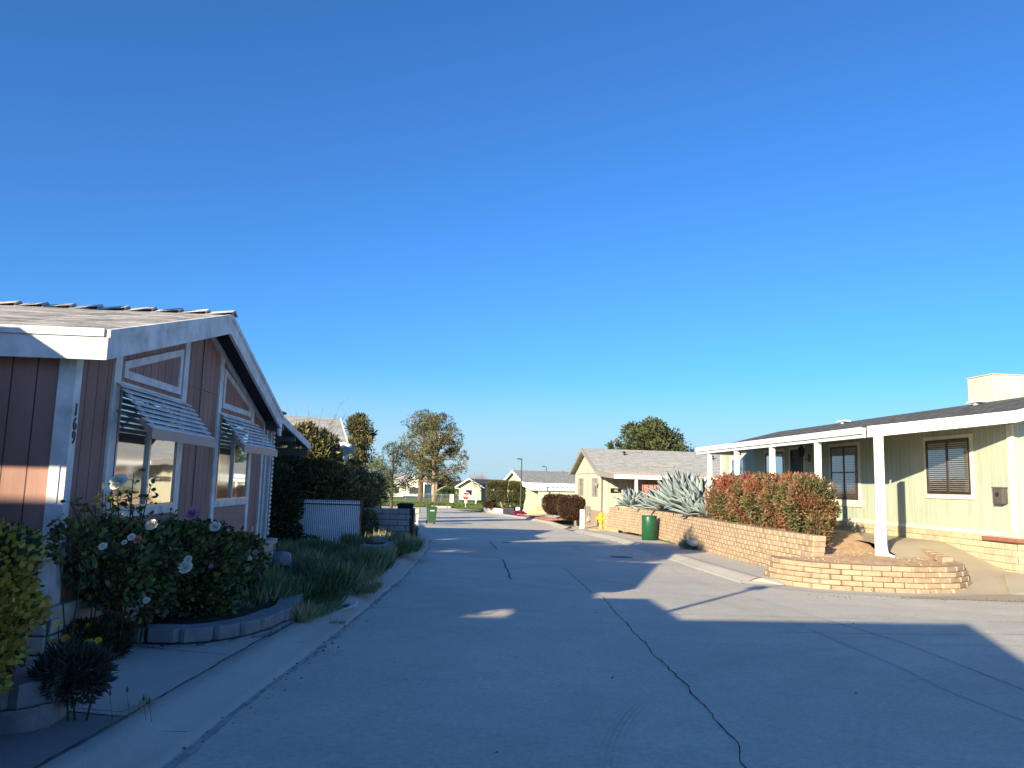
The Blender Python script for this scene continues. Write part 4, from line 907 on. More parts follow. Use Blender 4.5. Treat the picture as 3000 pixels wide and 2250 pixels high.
# ---------------------------------------------------------------- junction, verge, fence, stop sign
GM = NB('lawn_base', .95, .1); GM.col(GM.mix(GM.noise(1.5, 6), (.09, .13, .035), (.17, .20, .06))); LAWNB = GM.mat
lw_ = MB(); rows = []
for i in range(30):
    x = -34 + i * 1.15; e = 97.2 + .4 * math.sin(i * .9); rows.append([(x, e, Fz + .1), (x, e + 1.2, Fz + .42 + .08 * math.sin(i * 1.7)), (x, e + 4, Fz + .5), (x, 140, Fz + .45)])
for r_ in rows: lw_.v += r_
for i in range(29):
    for j in range(3): a = i * 4 + j; lw_.f.append((a, a + 4, a + 5, a + 1)); lw_.m.append(0)
o = lw_.build('verge', LAWNB, None, True); o['kind'] = 'structure'
P = np.column_stack([rng.uniform(-34, -1, 9000), 97.2 + rng.uniform(0, 5, 9000) ** 1, np.full(9000, Fz + .42)]); P[:, 2] -= np.clip(98.6 - P[:, 1], 0, 1.2) * .25
D = rng.normal(0, .5, (9000, 3)); D[:, 2] = 1
tag(leaf_mesh('verge_grass', L_LAWN, P, D, .2, .3), kind='stuff')
rk = MB()
for i in range(26): x = at(1264 + i * 2.2, 1480, 96.8).x; rk.cbox((x + rnd.uniform(-.1, .1), 96.9 + rnd.uniform(-.1, .2), Fz + .12), (rnd.uniform(.08, .16), .14, rnd.uniform(.08, .13)), rnd.uniform(0, 3), .2, 0, .7)
tag(rk.build('rubble', ROUGHC, None, False, .02), kind='stuff')
fx0, fx1 = at(1135, 1460, 104).x, at(1397, 1460, 104).x
fen = empty('iron_fence', (fx0, 104, Fz + .4), 0, 'grey iron picket fence in front of the far pines', 'fence')
b = MB(); x = 0; fb = b
while x < fx1 - fx0: fb.box(x - .013, x + .013, -.01, .01, 0, 1.25); x += .16
fb.build('pickets', m_plain('grey_iron', (.16, .19, .17), .5, .4), fen); MB().box(0, fx1 - fx0, -.02, .02, 1.1, 1.14).box(0, fx1 - fx0, -.02, .02, .1, .14).build('rail', m_plain('grey_iron', (.16, .19, .17), .5, .4), fen)
for k in range(6): xx = (fx1 - fx0) * k / 5; MB().box(xx - .035, xx + .035, -.035, .035, -.1, 1.35).build('post', m_plain('grey_iron', (.16, .19, .17), .5, .4), fen)
wp = at(1323, 1465, 103.9); MB().box(wp.x - .24, wp.x + .24, 103.86, 103.9, Fz + .45, Fz + 1.6).build('gate_sign', WHITE); tag(bpy.data.objects['gate_sign'], 'plain white board on the far iron fence', 'board')
a, c = at(1072, 1452, 62), at(1148, 1464, 62); fe2 = empty('iron_fence', (a.x, 62, 0), 0, 'black iron railing sloping down behind the cinder block wall', 'fence')
L = c.x - a.x; zA = a.z; zB_ = c.z
b = MB(); b.prism([(zA - .03, 0), (zB_ - .03, L), (zB_ + .02, L), (zA + .02, 0)], -.02, .02, 'y'); b.build('rail', DARKM, fe2)
b = MB()
for i in range(17): x = L * i / 16; b.box(x - .012, x + .012, -.012, .012, -1.3, zA + (zB_ - zA) * i / 16 - .03)
b.build('pickets', DARKM, fe2)
# stop sign
st = at(1365, 1453, 90.5); S = empty('stop_sign', (st.x, 90.5, gz(90.5)), R_(3), 'red octagonal stop sign on a pole at the far junction', 'road sign')
MB().tube([(0, .03, -.1), (0, .03, 2.3 if 0 else st.z - gz(90.5) + .3)], .045, 8).build('pole', GALV, S)
zc = st.z - gz(90.5)
def octo(r, y0, y1, m): return MB().prism([(zc + r * math.cos(R_(22.5 + 45 * k)), r * math.sin(R_(22.5 + 45 * k))) for k in range(8)], y0, y1, 'y').build('sign_plate' if m == WHITE else 'sign_face', m, S)
octo(.47, -.012, 0, WHITE); so_ = octo(.43, -.018, -.0125, REDP); text('STOP', .38, WHITE, so_, (0, -.024, zc), (R_(90), 0, 0), .003, 'lettering', .95, .01)
MB().box(-.16, .16, -.015, 0, zc - .82, zc - .52).build('sub_plate', YELW, S)
wpst = at(1394, 1470, 100); bb = MB(); bb.tube([(-.12, 0, -.3), (.12, 0, 1.7)], .09, 8); o = bb.build('white_post', WHITE); o.location = (wpst.x, 100, Fz); tag(o, 'leaning white post beside the far iron fence', 'post')
# grass wedge at the corner
wg = [(-6.4, 88.5), (-5.6, 86.2), (-4.2, 85), (-3.1, 83.5), (-1.5, 84.5), (-.5, 89.5), (-3.5, 91)]
soilpatch('verge_corner', LAWNB, wg, lambda x, y: gz(y) + .22, 6)
P = np.array([[rng.uniform(-5.8, -.8), rng.uniform(84.5, 90), 0] for _ in range(2600)]); P[:, 2] = -1.32; D = rng.normal(0, .5, (2600, 3)); D[:, 2] = 1
P = P[(P[:, 0] > -6.2 + (P[:, 1] - 86) * -.5)]; D = D[:len(P)]; tag(leaf_mesh('corner_grass', L_LAWN, P, D, .13, .3), kind='stuff')

# ---------------------------------------------------------------- trees
P_, D_, RV_ = clumps(CS_SHADE, 150, .62); leaf_mesh('crown', L_BROAD, P_, D_, .26, .5, .12, False, TS, RV_)
def T(px, py, Y): return at(px, py, Y)
b_ = T(1272, 1476, 104.6)
tree('pine_tree', 'largest pale-barked pine with a full rounded crown', 'tree', (b_.x, 105, Fz + .4), 11.8, 4.2, L_PINE, BARKL, .30, 100, 100, .62, .42, .20, 'oval', 5, 'far pines', 0, .28, 2)
b_ = T(1228, 1476, 108)
tree('pine_tree', 'dark-trunked pine just left of the largest pine', 'tree', (b_.x, 109, Fz + .4), 12.6, 3.9, L_PINE, BARK, .30, 70, 62, .6, .42, .35, 'oval', 9, 'far pines', .02, .28)
b_ = T(1146, 1484, 72)
tree('pine_tree', 'thin open pine with sky showing through beside the white cottage', 'tree', (b_.x, 72, -1.35), 6.3, 2.6, m_leaf('blue_pine', [(0, (.02, .035, .02)), (.5, (.06, .09, .05)), (1, (.16, .20, .12))], .6, .15, .15), BARK, .20, 55, 55, .38, .16, .3, 'dome', 21, 'far pines', 0, .28)
b_ = T(1036, 1420, 47)
tree('pine_tree', 'dense dark pine right behind the grey-roofed home', 'tree', (b_.x, 47, -1), 6.4, 1.15, L_PINE, BARK, .22, 110, 70, .42, .2, .15, 'dome', 33, 'far pines', .02, .28)
b_ = T(1900, 1400, 88)
tree('broadleaf_tree', 'large round dark green tree rising behind the cream home roof', 'tree', (b_.x, 88, -1.2), 9.9, 4.3, L_BROAD, BARK, .36, 150, 95, .95, .3, .35, 'dome', 41, None, 0, .45)
for k, (px, hh) in enumerate(((1748, 6.4), (1770, 6.7), (2032, 7.3))):
    q = T(px, 1400, 92); tree('broadleaf_tree', ['leftmost small green treetop peeking over the cream roof', 'green treetop just left of the large round tree', 'low green treetop just right of the large round tree'][k], 'tree', (q.x, 92, -1.2), hh, 1.2, L_DARK, BARK, .3, 70, 16, .6, .1, .6, 'dome', 50 + k)
q = T(1646, 1400, 125); tree('autumn_tree', 'tree with pale orange leaves behind the mint home roof', 'tree', (q.x, 125, Fz), 5.1, 2.2, m_leaf('autumn_leaves', [(0, (.16, .09, .05)), (.6, (.38, .25, .13)), (1, (.5, .38, .24))], .7, .3, .1), TWIG, .3, 40, 40, .6, .1, .3, 'oval', 61)
def bare_tree(name, label, base, H, R, n, mat, seed=3, r=.05):
    q = random.Random(seed); root = empty(name, base, 0, label, 'tree'); t = MB(); t.tube([(0, 0, -.1), (0, 0, H * .25)], [r * 1.8, r * 1.4], 7); t.build('trunk', mat, root); t = MB()
    for i in range(n):
        a = q.uniform(0, 6.28); f = q.uniform(.15, 1) ** .6; e = Vector((math.cos(a) * R * f, math.sin(a) * R * f, H * (1 - .35 * f * f) * q.uniform(.85, 1)))
        m_ = Vector((e.x * .4, e.y * .4, H * .5)); t.tube([(0, 0, H * .2), m_, e], [r * .8, r * .4, r * .12], 4, caps=False)
        for k in range(4):
            s = m_.lerp(e, q.uniform(.1, .8)); t.tube([s, s + Vector((q.uniform(-.2, .2) * R, q.uniform(-.2, .2) * R, q.uniform(.05, .22) * H))], [r * .3, r * .08], 3, caps=False)
    t.build('branches', mat, root); return root
q = T(1400, 1420, 135); bare_tree('bare_tree', 'leafless mauve-brown tree behind the yellow cottage', (q.x, 135, Fz), 5.6, 2.3, 70, m_plain('mauve_twig', (.30, .20, .19), .9, .1), 3, .05)
# distant low hills
hl = MB(); 
for i in range(61):
    x = -2600 + i * 90; hl.v += [(x, 3400, -20), (x, 3400 + 60, 9 + 9 * math.sin(i * .7) + 6 * math.sin(i * 1.9 + 1)), (x, 3800, -20)]
for i in range(60):
    for j in (0, 1): a = 3 * i + j; hl.f.append((a, a + 3, a + 4, a + 1)); hl.m.append(0)
o = hl.build('hills', m_plain('far_hill', (.22, .21, .22), .95, .1)); o['kind'] = 'structure'

# hedge mass left, behind the white slat gate
def shrub(name, label, cat, blobs, mat, leaf, stems=None, width=.4, hexa=False, fold=.12, bark=BARK, inner=.5, up=.3, group=None, rv_mode=None):
    root = empty(name, (blobs[0][0][0], blobs[0][0][1], min(c[2] - r[2] for c, r, n in blobs)), 0, label, cat, group); org = np.array(root.location)
    Ps, Ds = [], []
    for c, r, n in blobs: P, D = shell(c, r, n, inner); Ps.append(P); Ds.append(D + np.array([0, 0, up]) + rng.normal(0, .45, D.shape))
    P = np.concatenate(Ps); D = np.concatenate(Ds); 
    RV = None if rv_mode is None else rv_mode(P)
    st_ = MB()
    for k in range(stems or 8):
        c, r, n = blobs[k % len(blobs)]; e = Vector((c[0] + rnd.uniform(-.7, .7) * r[0], c[1] + rnd.uniform(-.7, .7) * r[1], c[2] + rnd.uniform(0, .8) * r[2])) - Vector(org)
        s = Vector((c[0] + rnd.uniform(-.2, .2) * r[0], c[1] + rnd.uniform(-.2, .2) * r[1], org[2] - .15)) - Vector(org); m_ = s.lerp(e, .5) + Vector((rnd.uniform(-.1, .1), rnd.uniform(-.1, .1), 0)) * r[0]
        rr = max(.008, .018 * max(r)); st_.tube([s, m_, e], [rr, rr * .7, rr * .3], 5, caps=False)
    st_.build('stems', bark, root, True)
    leaf_mesh('foliage', mat, P - org, D, leaf, width, fold, hexa, root, RV); return root
hz = [(835, 1320, 23.2, .75, .55), (890, 1318, 23.2, .7, .8), (935, 1325, 23.4, .6, .6), (970, 1385, 23.4, .4, .4), (820, 1400, 23, .8, 1.0), (880, 1420, 23.2, .9, 1.0), (950, 1430, 23.2, .8, .9), (995, 1445, 23.4, .5, .7), (840, 1500, 22.8, .8, .9), (1005, 1500, 23.3, .5, .5)]
shrub('hedge', 'tall overgrown olive hedge behind the white slatted gate', 'hedge', [(tuple(at(px, py, Y)), (rx, .6, rz), 1900 if py < 1390 else 2600) for px, py, Y, rx, rz in hz], L_OLIVE, .17, 40, .38, bark=TWIG)
shrub('shrub', 'dark ivy-like shrub against the patio of the pink home', 'shrub', [(tuple(at(px, py, Y)), (rx, .8, rz), 4200) for px, py, Y, rx, rz in ((800, 1500, 21.5, .7, 1.3), (820, 1400, 22.5, .8, .8))], L_DARK, .14, 14, .4)
shrub('shrub', 'loose half-bare olive shrub right of the slatted gate', 'shrub', [(tuple(at(px, py, Y)), r, n) for px, py, Y, r, n in ((1060, 1450, 24.6, (.55, .4, .75), 1500), (1095, 1440, 25, (.4, .4, .6), 800), (1030, 1390, 24.6, (.4, .4, .5), 700), (1075, 1540, 23.4, (.3, .3, .45), 1100))], L_OLIVE, .12, 34, .35, bark=TWIG)
q = at(895, 1400, 26); wt = MB(); qq = random.Random(12)
for i in range(26):
    a = at(895 + qq.uniform(-25, 35), 1420, 23.4); e = at(895 + qq.uniform(-60, 120), qq.uniform(1175, 1330), 23.6); m_ = a.lerp(e, .55) + Vector((qq.uniform(-.15, .15), 0, 0))
    wt.tube([a, m_, e], [.016, .008, .003], 4, caps=False)
    for k in range(6): s = m_.lerp(e, qq.uniform(0, .95)); wt.tube([s, s + Vector((qq.uniform(-.28, .28), 0, qq.uniform(.08, .3)))], [.004, .002], 3, caps=False)
o = wt.build('bare_shrub', TWIG); tag(o, 'leafless wispy branches rising above the olive hedge', 'shrub')
q = at(1105, 1420, 34); wt = MB()
for i in range(60):
    a = at(1090 + qq.uniform(-12, 12), 1475, 34); e = at(1105 + qq.uniform(-40, 45), qq.uniform(1350, 1420), 34 + qq.uniform(-.6, .6)); m_ = a.lerp(e, .5) + Vector((qq.uniform(-.2, .2), 0, .15))
    wt.tube([a, m_, e], [.02, .012, .004], 4, caps=False)
o = wt.build('bare_shrub', m_plain('tan_twig', (.42, .31, .2), .9, .1)); tag(o, 'tan drooping leafless shrub beside the open pine', 'shrub')
shrub('weeping_shrub', 'light green wispy shrub left of the open pine', 'shrub', [(tuple(at(1100, 1400, 55)), (1.1, .9, 1.3), 3800), (tuple(at(1120, 1430, 55)), (.9, .8, .9), 2200)], m_leaf('light_wispy', [(0, (.08, .12, .04)), (.6, (.22, .27, .11)), (1, (.36, .36, .2))], .6, .3, .1), .16, 12, .25, bark=TWIG)
shrub('flowering_shrub', 'small yellow-topped shrub above the cinder block wall', 'shrub', [(tuple(at(1080, 1474, 33)), (.30, .3, .17), 1500)], L_VAR, .08, 5, .5)

# ---------------------------------------------------------------- left side: gate, walls, bins
Gt = at(852, 1601, 22); Gt2 = at(1050, 1604, 22)
gate = empty('slat_gate', (Gt.x, 22, Gt.z - .04), R_(2), 'white slatted chain-link gate panel in a black frame', 'gate'); GW = Gt2.x - Gt.x; GH = 1.32
b = MB()
x = .03; k = 0
while x < GW - .04: b.box(x, x + .040, -.006, .002, .03, GH - .01); x += .0545; k += 1
b.build('slats', m_plain('white_slats', (.82, .82, .84), .5, .3, .05), gate)
b = MB(); b.tube([(0, 0, -.2), (0, 0, GH + .06)], .045, 8); b.tube([(GW, 0, -.2), (GW, 0, GH + .06)], .03, 8); b.tube([(0, .03, GH - .07), (GW, .03, GH - .07)], .02, 8); b.tube([(0, -.02, GH - .08), (GW, -.02, GH - .08)], .016, 8); b.build('frame', DARKM, gate)
b = MB(); n = int(GW / .09)
for i in range(-16, n + 1):
    for s in (1,):
        x0_ = i * .09; pts = []
        p0 = Vector((x0_, -.012, .02)); p1 = Vector((x0_ + GH * .75, -.012, GH - .05))
        if x0_ < 0: t = -x0_ / (p1.x - p0.x); p0 = p0.lerp(p1, t)
        if p1.x > GW: t = (GW - p0.x) / (p1.x - p0.x); p1 = p0.lerp(p1, t)
        if p1.z > p0.z + .02: b.tube([p0, p1], .002, 4, caps=False)
b.build('mesh_wire', DARKM, gate)
b = MB()
for i in range(int(GW / .0545)): b.lathe([(.016, 0), (.02, .02), (.008, .035)], (.05 + i * .0545, 0, GH), 6)
b.build('slat_tips', m_plain('white_slats', (.82, .82, .84)), gate)
o = block_wall('cinder_wall', CMU, [tuple(at(1052, 1500, 24).xy), tuple(at(1200, 1500, 24).xy)], lambda p: -.64, 8, .174, .48, .15, 0, 'grey cinder block garden wall between the gate and the kerb', 'wall', MORT, .0, .02)
MB().box(0, .001, 0, .001, 0, .001)
fb_ = empty('chain_fence', tuple(at(1206, 1590, 25).xy) + (gz(25),), 0, 'low black mesh fence running along the left kerb', 'fence')
b = MB(); b.tube([(0, 0, 0), (0, 0, 1.22)], .05, 8); b.tube([(-.35, 3.2, 0), (-.35, 3.2, 1.15)], .04, 8); b.tube([(-.9, 7, 0), (-.9, 7, 1.1)], .04, 8); b.tube([(0, 0, 1.15), (-.35, 3.2, 1.1), (-.9, 7, 1.05)], .025, 6); b.build('frame', DARKM, fb_)
b = MB()
for i in range(60):
    f = i / 59; x = -.35 * f * 2.5; y = 7 * f; b.tube([(x, y, .05), (x, y, 1.12)], .006, 4, caps=False)
for k in range(14): b.tube([(0, 0, .08 + .075 * k), (-.35, 3.2, .07 + .073 * k), (-.9, 7, .06 + .07 * k)], .005, 4, caps=False)
b.build('mesh_wire', DARKM, fb_)
def wheelie(loc, rz, mat, label, lid=DARKM, h=1.08, mark=False):
    r = empty('wheelie_bin', loc, rz, label, 'bin')
    MB().add([(-.22, -.27, .08), (.22, -.27, .08), (.22, .27, .08), (-.22, .27, .08), (-.29, -.36, h - .08), (.29, -.36, h - .08), (.29, .36, h - .08), (-.29, .36, h - .08)],
             [(0, 3, 2, 1), (0, 1, 5, 4), (1, 2, 6, 5), (2, 3, 7, 6), (3, 0, 4, 7), (4, 5, 6, 7)]).build('body', mat, r, False, .02)
    MB().prism([(h - .08, -.32), (h - .08, .32), (h - .03, .32), (h, .2), (h, -.2), (h - .03, -.32)], -.40, .38, 'y').build('lid', mat if lid is None else lid, r, False, .01)
    for s in (-1, 1): b = MB(); b.tube([(s * .20, .30, .11), (s * .27, .30, .11)], .12, 16); b.build('wheel', TYRE, r)
    MB().tube([(-.2, .42, h - .1), (.2, .42, h - .1)], .02, 8).build('handle', DARKM, r)
    if mark: MB().box(-.14, .12, -.352, -.345, h * .74, h * .80).build('label_strip', WHITE, r)
    return r
pb = gp(1262, 1535.5); wheelie((pb.x, pb.y + .2, pb.z), R_(14), BING, 'green wheeled bin at the kerb of the far left pavement', None, 1.08, True)
pb = at(1188, 1500, 30); wheelie((pb.x, 30, gz(30) + .3), R_(4), m_plain('black_plastic', (.02, .02, .03)), 'dark wheeled bin showing over the cinder block wall', None)
pb = at(1224, 1500, 45); ub = empty('letter_box', (pb.x, 45, gz(45)), 0, 'pale green letter box on a post left of the green bin', 'letter box')
MB().cbox((0, 0, .85), (.13, .2, .14)).build('box', m_plain('pale_green_paint', (.35, .42, .3)), ub, False, .03); MB().box(-.04, .04, -.04, .04, 0, .71).build('post', WHITE, ub)

# blocks and planters on the left
LP = [(-3.9, 7.70), (-3.55, 7.60), (-3.2, 7.56), (-2.92, 7.68), (-2.70, 7.98), (-2.55, 8.5), (-2.5, 9.3), (-2.62, 10.0), (-2.8, 10.8), (-2.75, 11.6)]
block_wall('planter_wall', GREYB, LP, lambda p: gz(p.y) + .02, 2, .145, .33, .2, .015, 'curved low grey block wall holding the rose bed', 'planter wall', None, .035, .016)
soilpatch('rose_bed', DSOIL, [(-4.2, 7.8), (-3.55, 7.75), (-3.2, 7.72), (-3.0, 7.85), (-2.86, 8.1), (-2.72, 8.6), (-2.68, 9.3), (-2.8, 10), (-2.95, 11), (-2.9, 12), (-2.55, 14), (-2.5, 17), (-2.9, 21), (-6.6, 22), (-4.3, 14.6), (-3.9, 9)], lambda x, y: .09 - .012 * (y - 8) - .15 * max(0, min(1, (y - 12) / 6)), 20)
block_wall('stacked_blocks', GREYB, [tuple(gp(M_[0], M_[1]).xy) for M_ in ((1053, 1650), (1100, 1652), (1150, 1650), (1158, 1640))], lambda p: gz(19.5), 3, .15, .3, .2, .02, 'small three-course stack of grey blocks in front of the cinder wall', 'block wall', None, .02)
o = block_wall('stacked_blocks', GREYB, [tuple(at(1092, 1620, 20.1).xy), tuple(at(1132, 1620, 20.1).xy)], lambda p: gz(19.5) + .42, 1, .15, .36, .2, 0, 'single grey block on top of the small block stack', 'block', None, .02)
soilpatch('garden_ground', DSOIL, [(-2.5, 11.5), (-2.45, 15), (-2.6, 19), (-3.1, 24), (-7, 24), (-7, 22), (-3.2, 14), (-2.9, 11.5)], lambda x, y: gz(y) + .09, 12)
sl_b = MB(); sl_b.add([(-2.42, 5.3, gz(5.3) + .128), (-2.43, 5.9, gz(5.9) + .128), (-2.45, 8.3, gz(8.3) + .128), (-3.2, 7.6, gz(7.6) + .145), (-4.3, 7.7, gz(7.7) + .15), (-4.3, 5.6, gz(5.6) + .15)], [(0, 1, 2, 3, 4, 5)])
o = sl_b.build('path', SLABM); o['kind'] = 'structure'
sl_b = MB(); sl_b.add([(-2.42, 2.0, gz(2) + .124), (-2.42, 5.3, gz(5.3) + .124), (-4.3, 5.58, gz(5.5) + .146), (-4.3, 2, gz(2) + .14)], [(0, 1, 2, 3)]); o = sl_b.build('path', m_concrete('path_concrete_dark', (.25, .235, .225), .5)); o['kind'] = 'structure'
strip('path_joint', CRK, [(-2.45, 7.2, 0), (-3.45, 7.5, 0)], .012, .153, .003); strip('path_joint', CRK, [(-2.5, 5.32, 0), (-4.2, 5.6, 0)], .012, .153, .003); strip('path_joint', CRK, [(-2.46, 3, 0), (-2.46, 5, 0), (-2.48, 8.3, 0)], .012, .136, .008)
strip('gutter_stain', m_plain('gutter_dirt', (.40, .385, .35), .95, .1, .35, 6), [(li(LG, y) + .03 + .03 * math.sin(y * 1.7), y, 0) for y in [2, 3, 4, 5, 6, 7, 8, 9.5, 11, 13, 15, 18, 21, 25, 30]], .06, .004, .006)
for y in (5.2, 8.35, 9.9, 12.9, 15.9, 18.2, 20.6, 24, 27, 30.2): strip('kerb_joint', CRK, [(li(LG, y) - .03, y, 0), (li(LG, y) - .2, y, 0)], .012, .075, .003)
block_wall('planter_wall', GREYB, [(-4.2, 4.75), (-3.3, 4.72), (-2.95, 4.86), (-2.78, 5.08), (-2.9, 5.35), (-3.5, 5.6)], lambda p: gz(4.9) + .12, 2, .15, .36, .24, .03, 'grey block planter wall under the variegated bush', 'planter wall', None, .03)
block_wall('planter_wall', GREYB, [(-3.0, 3.6), (-2.86, 3.9), (-2.84, 4.3), (-2.9, 4.62)], lambda p: gz(4) + .12, 2, .15, .36, .24, .03, 'nearest grey block wall at the lower left', 'planter wall', None, .03)
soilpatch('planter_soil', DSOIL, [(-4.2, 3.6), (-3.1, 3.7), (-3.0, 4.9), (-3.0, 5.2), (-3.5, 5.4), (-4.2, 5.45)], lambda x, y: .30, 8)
# rocks
def rock(label, loc, r, mat, seed, name='rock'):
    q = random.Random(seed); bm = bmesh.new(); bmesh.ops.create_icosphere(bm, subdivisions=2, radius=1)
    for v in bm.verts: v.co *= 1 + .18 * math.sin(v.co.x * 4 + seed) * math.cos(v.co.y * 5 + seed); v.co = Vector((v.co.x * r[0], v.co.y * r[1], max(-.5, min(.72, v.co.z + .08 * q.uniform(-1, 1))) * r[2]))
    me = bpy.data.meshes.new(name); bm.to_mesh(me); bm.free(); me.materials.append(mat); o = bpy.data.objects.new(name, me); sc.collection.objects.link(o); o.location = loc
    o.rotation_euler = (0, .25, q.uniform(0, 3)); tag(o, label, 'rock'); return o
rock('grey angular rock in the long weeds left of the gate', at(826, 1643, 13.2), (.2, .16, .2), m_block('grey_rock', (.28, .29, .31), .1, 7), 3)
rock('rounded whitish rock at the edge of the rose bed', at(695, 1782, 9.6), (.13, .12, .13), m_block('white_rock', (.55, .53, .52), .1, 12), 6)
rock('mossy pale stone on the back edging of the right planter', (7.75, 20.9, .52), (.22, .16, .14), m_block('pale_stone', (.42, .37, .27), .1, 8), 8)
for k, (px, py, Y, l) in enumerate(((2040, 1590, 26.6, 'upper pale concrete chunk leaning on the retaining wall'), (2003, 1618, 27.2, 'lower flat concrete chunk at the foot of the retaining wall'))):
    p = at(px, py, Y); o = MB().cbox((0, 0, 0), (.28, .26, .08), .3, .1, 0, .85).build('concrete_chunk', ROUGHC, None, False, .03); o.location = p; tag(o, l, 'concrete block')

# ---------------------------------------------------------------- plants on the left
LEAFP = dict(hexa=True, width=.62)
vb_ = [((-3.55, 4.78, .85), (.70, .46, .58), 9500), ((-3.30, 4.74, .70), (.46, .38, .42), 5200), ((-3.85, 4.8, 1.12), (.50, .4, .36), 4200), ((-3.08, 4.45, .42), (.27, .25, .32), 2600)]
def var_rv(P):
    s = np.sin(P[:, 0] * 9 + 1) * np.sin(P[:, 2] * 8 + 2 + P[:, 0] * 3) * .5 + rng.normal(0, .22, len(P)); return np.clip(.56 + s * .55, 0, 1)
shrub('variegated_bush', 'rounded bush with yellow and green variegated leaves in the left foreground', 'bush', vb_, L_VAR, .048, 16, .62, True, .14, rv_mode=var_rv)
def rose(mat, c, r, parent, name='rose', seed=0):
    q = random.Random(seed); b = MB()
    for ringk, (n, rad, tilt) in enumerate(((6, 1, .25), (5, .75, .65), (4, .45, 1.1), (3, .22, 1.35))):
        for k in range(n):
            a = 6.283 * (k + .5 * ringk) / n + q.uniform(-.2, .2); d = Vector((math.cos(a), math.sin(a), 0)); s = Vector((-d.y, d.x, 0)); up = Vector((0, 0, 1))
            o = Vector(c); w_ = r * .62 * (1 - .12 * ringk); t = math.sin(tilt); cz = math.cos(tilt)
            p0 = o; p1 = o + d * r * rad * .6 * cz + up * r * .55 * t + s * w_ * .8; p2 = o + d * r * rad * cz + up * r * (.8 * t + .12) + s * w_ * .55
            p3 = o + d * r * rad * cz - s * w_ * .55 + up * r * (.8 * t + .12); p4 = o + d * r * rad * .6 * cz + up * r * .55 * t - s * w_ * .8
            Rm = Matrix.Rotation(R_(55), 3, 'X'); b.add([Rm @ (p - o) + o for p in (p0, p1, p2, p3, p4)], [(0, 1, 2, 3, 4)])
    o = b.build(name, mat, parent, True); return o
def rose_bush(label, blobs, flowers, canes, seed):
    root = shrub('rose_bush', label, 'rose bush', blobs, L_ROSE, .062, 14, .68, True, .1, bark=m_plain('rose_stem', (.05, .045, .02), .7, .2)); org = Vector(root.location)
    q = random.Random(seed); b = MB(); Ps = []; Ds = []
    for a, e in canes:
        a, e = Vector(a), Vector(e); m_ = a.lerp(e, .5) + Vector((q.uniform(-.06, .06), q.uniform(-.05, .05), .03)); b.tube([a - org, m_ - org, e - org], [.008, .006, .003], 5, caps=False)
        for k in range(26):
            f = q.uniform(.25, 1.02); p = a.lerp(m_, f * 2) if f < .5 else m_.lerp(e, f * 2 - 1); d = Vector((q.uniform(-1, 1), q.uniform(-1, 1), q.uniform(-.4, .7))).normalized()
            p2 = p + d * q.uniform(.02, .10); b.tube([p - org, p2 - org], .0022, 3, caps=False); Ps.append(p2 - org); Ds.append(d)
    b.build('canes', m_plain('rose_stem', (.05, .045, .02)), root); leaf_mesh('cane_leaves', m_leaf('young_rose_leaves', [(0, (.06, .09, .02)), (.7, (.17, .20, .05)), (1, (.22, .10, .05))], .4, .3, .4) if 'young_rose_leaves' not in MATS else MATS['young_rose_leaves'], np.array([tuple(p) for p in Ps]), np.array([tuple(p) for p in Ds]), .055, .68, .1, True, root)
    for k, (px, py, Y, r, c) in enumerate(flowers): rose(PET[c], at(px, py, Y - .38) - org, r * 1.15, root, 'rose', k)
    return root
rb = lambda px, py, Y: tuple(at(px, py, Y))
rose_bush('rose bush nearest the corner of the pink home with tall white-flowered canes', [(rb(345, 1680, 7.0), (.26, .3, .33), 1500), (rb(430, 1640, 7.6), (.30, .35, .34), 1700), (rb(290, 1640, 6.75), (.22, .25, .26), 700), (rb(230, 1590, 6.2), (.20, .2, .18), 240), (rb(410, 1760, 7.7), (.28, .3, .2), 420), (rb(330, 1585, 6.95), (.24, .2, .18), 340)],
          [(350, 1412, 6.75, .062, 'white'), (338, 1425, 6.7, .035, 'white'), (386, 1575, 6.95, .03, 'white'), (404, 1582, 7.0, .032, 'coral'), (303, 1602, 6.4, .028, 'white'), (365, 1590, 6.7, .02, 'white')],
          [(rb(365, 1620, 7.1), rb(345, 1405, 6.8)), (rb(370, 1620, 7.1), rb(392, 1385, 7.0)), (rb(345, 1620, 7.0), rb(300, 1440, 6.6)), (rb(405, 1620, 7.3), rb(440, 1430, 7.2)), (rb(260, 1650, 6.5), rb(205, 1470, 6.0)), (rb(265, 1660, 6.5), rb(172, 1520, 5.95)), (rb(330, 1620, 6.9), rb(310, 1440, 6.65)), (rb(350, 1620, 7.0), rb(362, 1430, 6.85)), (rb(390, 1620, 7.2), rb(375, 1450, 7.0)), (rb(300, 1600, 6.8), rb(255, 1480, 6.4))], 3)
rose_bush('darker spreading rose bush in the middle of the rose bed', [(rb(560, 1640, 8.9), (.50, .4, .44), 3000), (rb(500, 1630, 8.6), (.4, .4, .36), 1700), (rb(620, 1670, 9.3), (.42, .4, .40), 1900), (rb(570, 1750, 8.7), (.50, .35, .24), 900)],
          [(562, 1508, 8.4, .07, 'pink'), (445, 1540, 7.5, .05, 'white'), (545, 1664, 7.9, .06, 'white'), (552, 1640, 7.9, .035, 'white'), (632, 1545, 8.9, .055, 'white'), (508, 1510, 8.0, .02, 'coral'), (618, 1660, 8.3, .02, 'pink'), (430, 1760, 7.4, .03, 'white')],
          [(rb(560, 1600, 8.9), rb(565, 1520, 8.9)), (rb(500, 1600, 8.8), rb(500, 1505, 8.8)), (rb(640, 1620, 9.4), rb(660, 1530, 9.4)), (rb(600, 1620, 9.2), rb(625, 1545, 9.3)), (rb(690, 1660, 9.8), rb(700, 1555, 9.8)), (rb(700, 1700, 9.6), rb(750, 1600, 9.6))], 5)
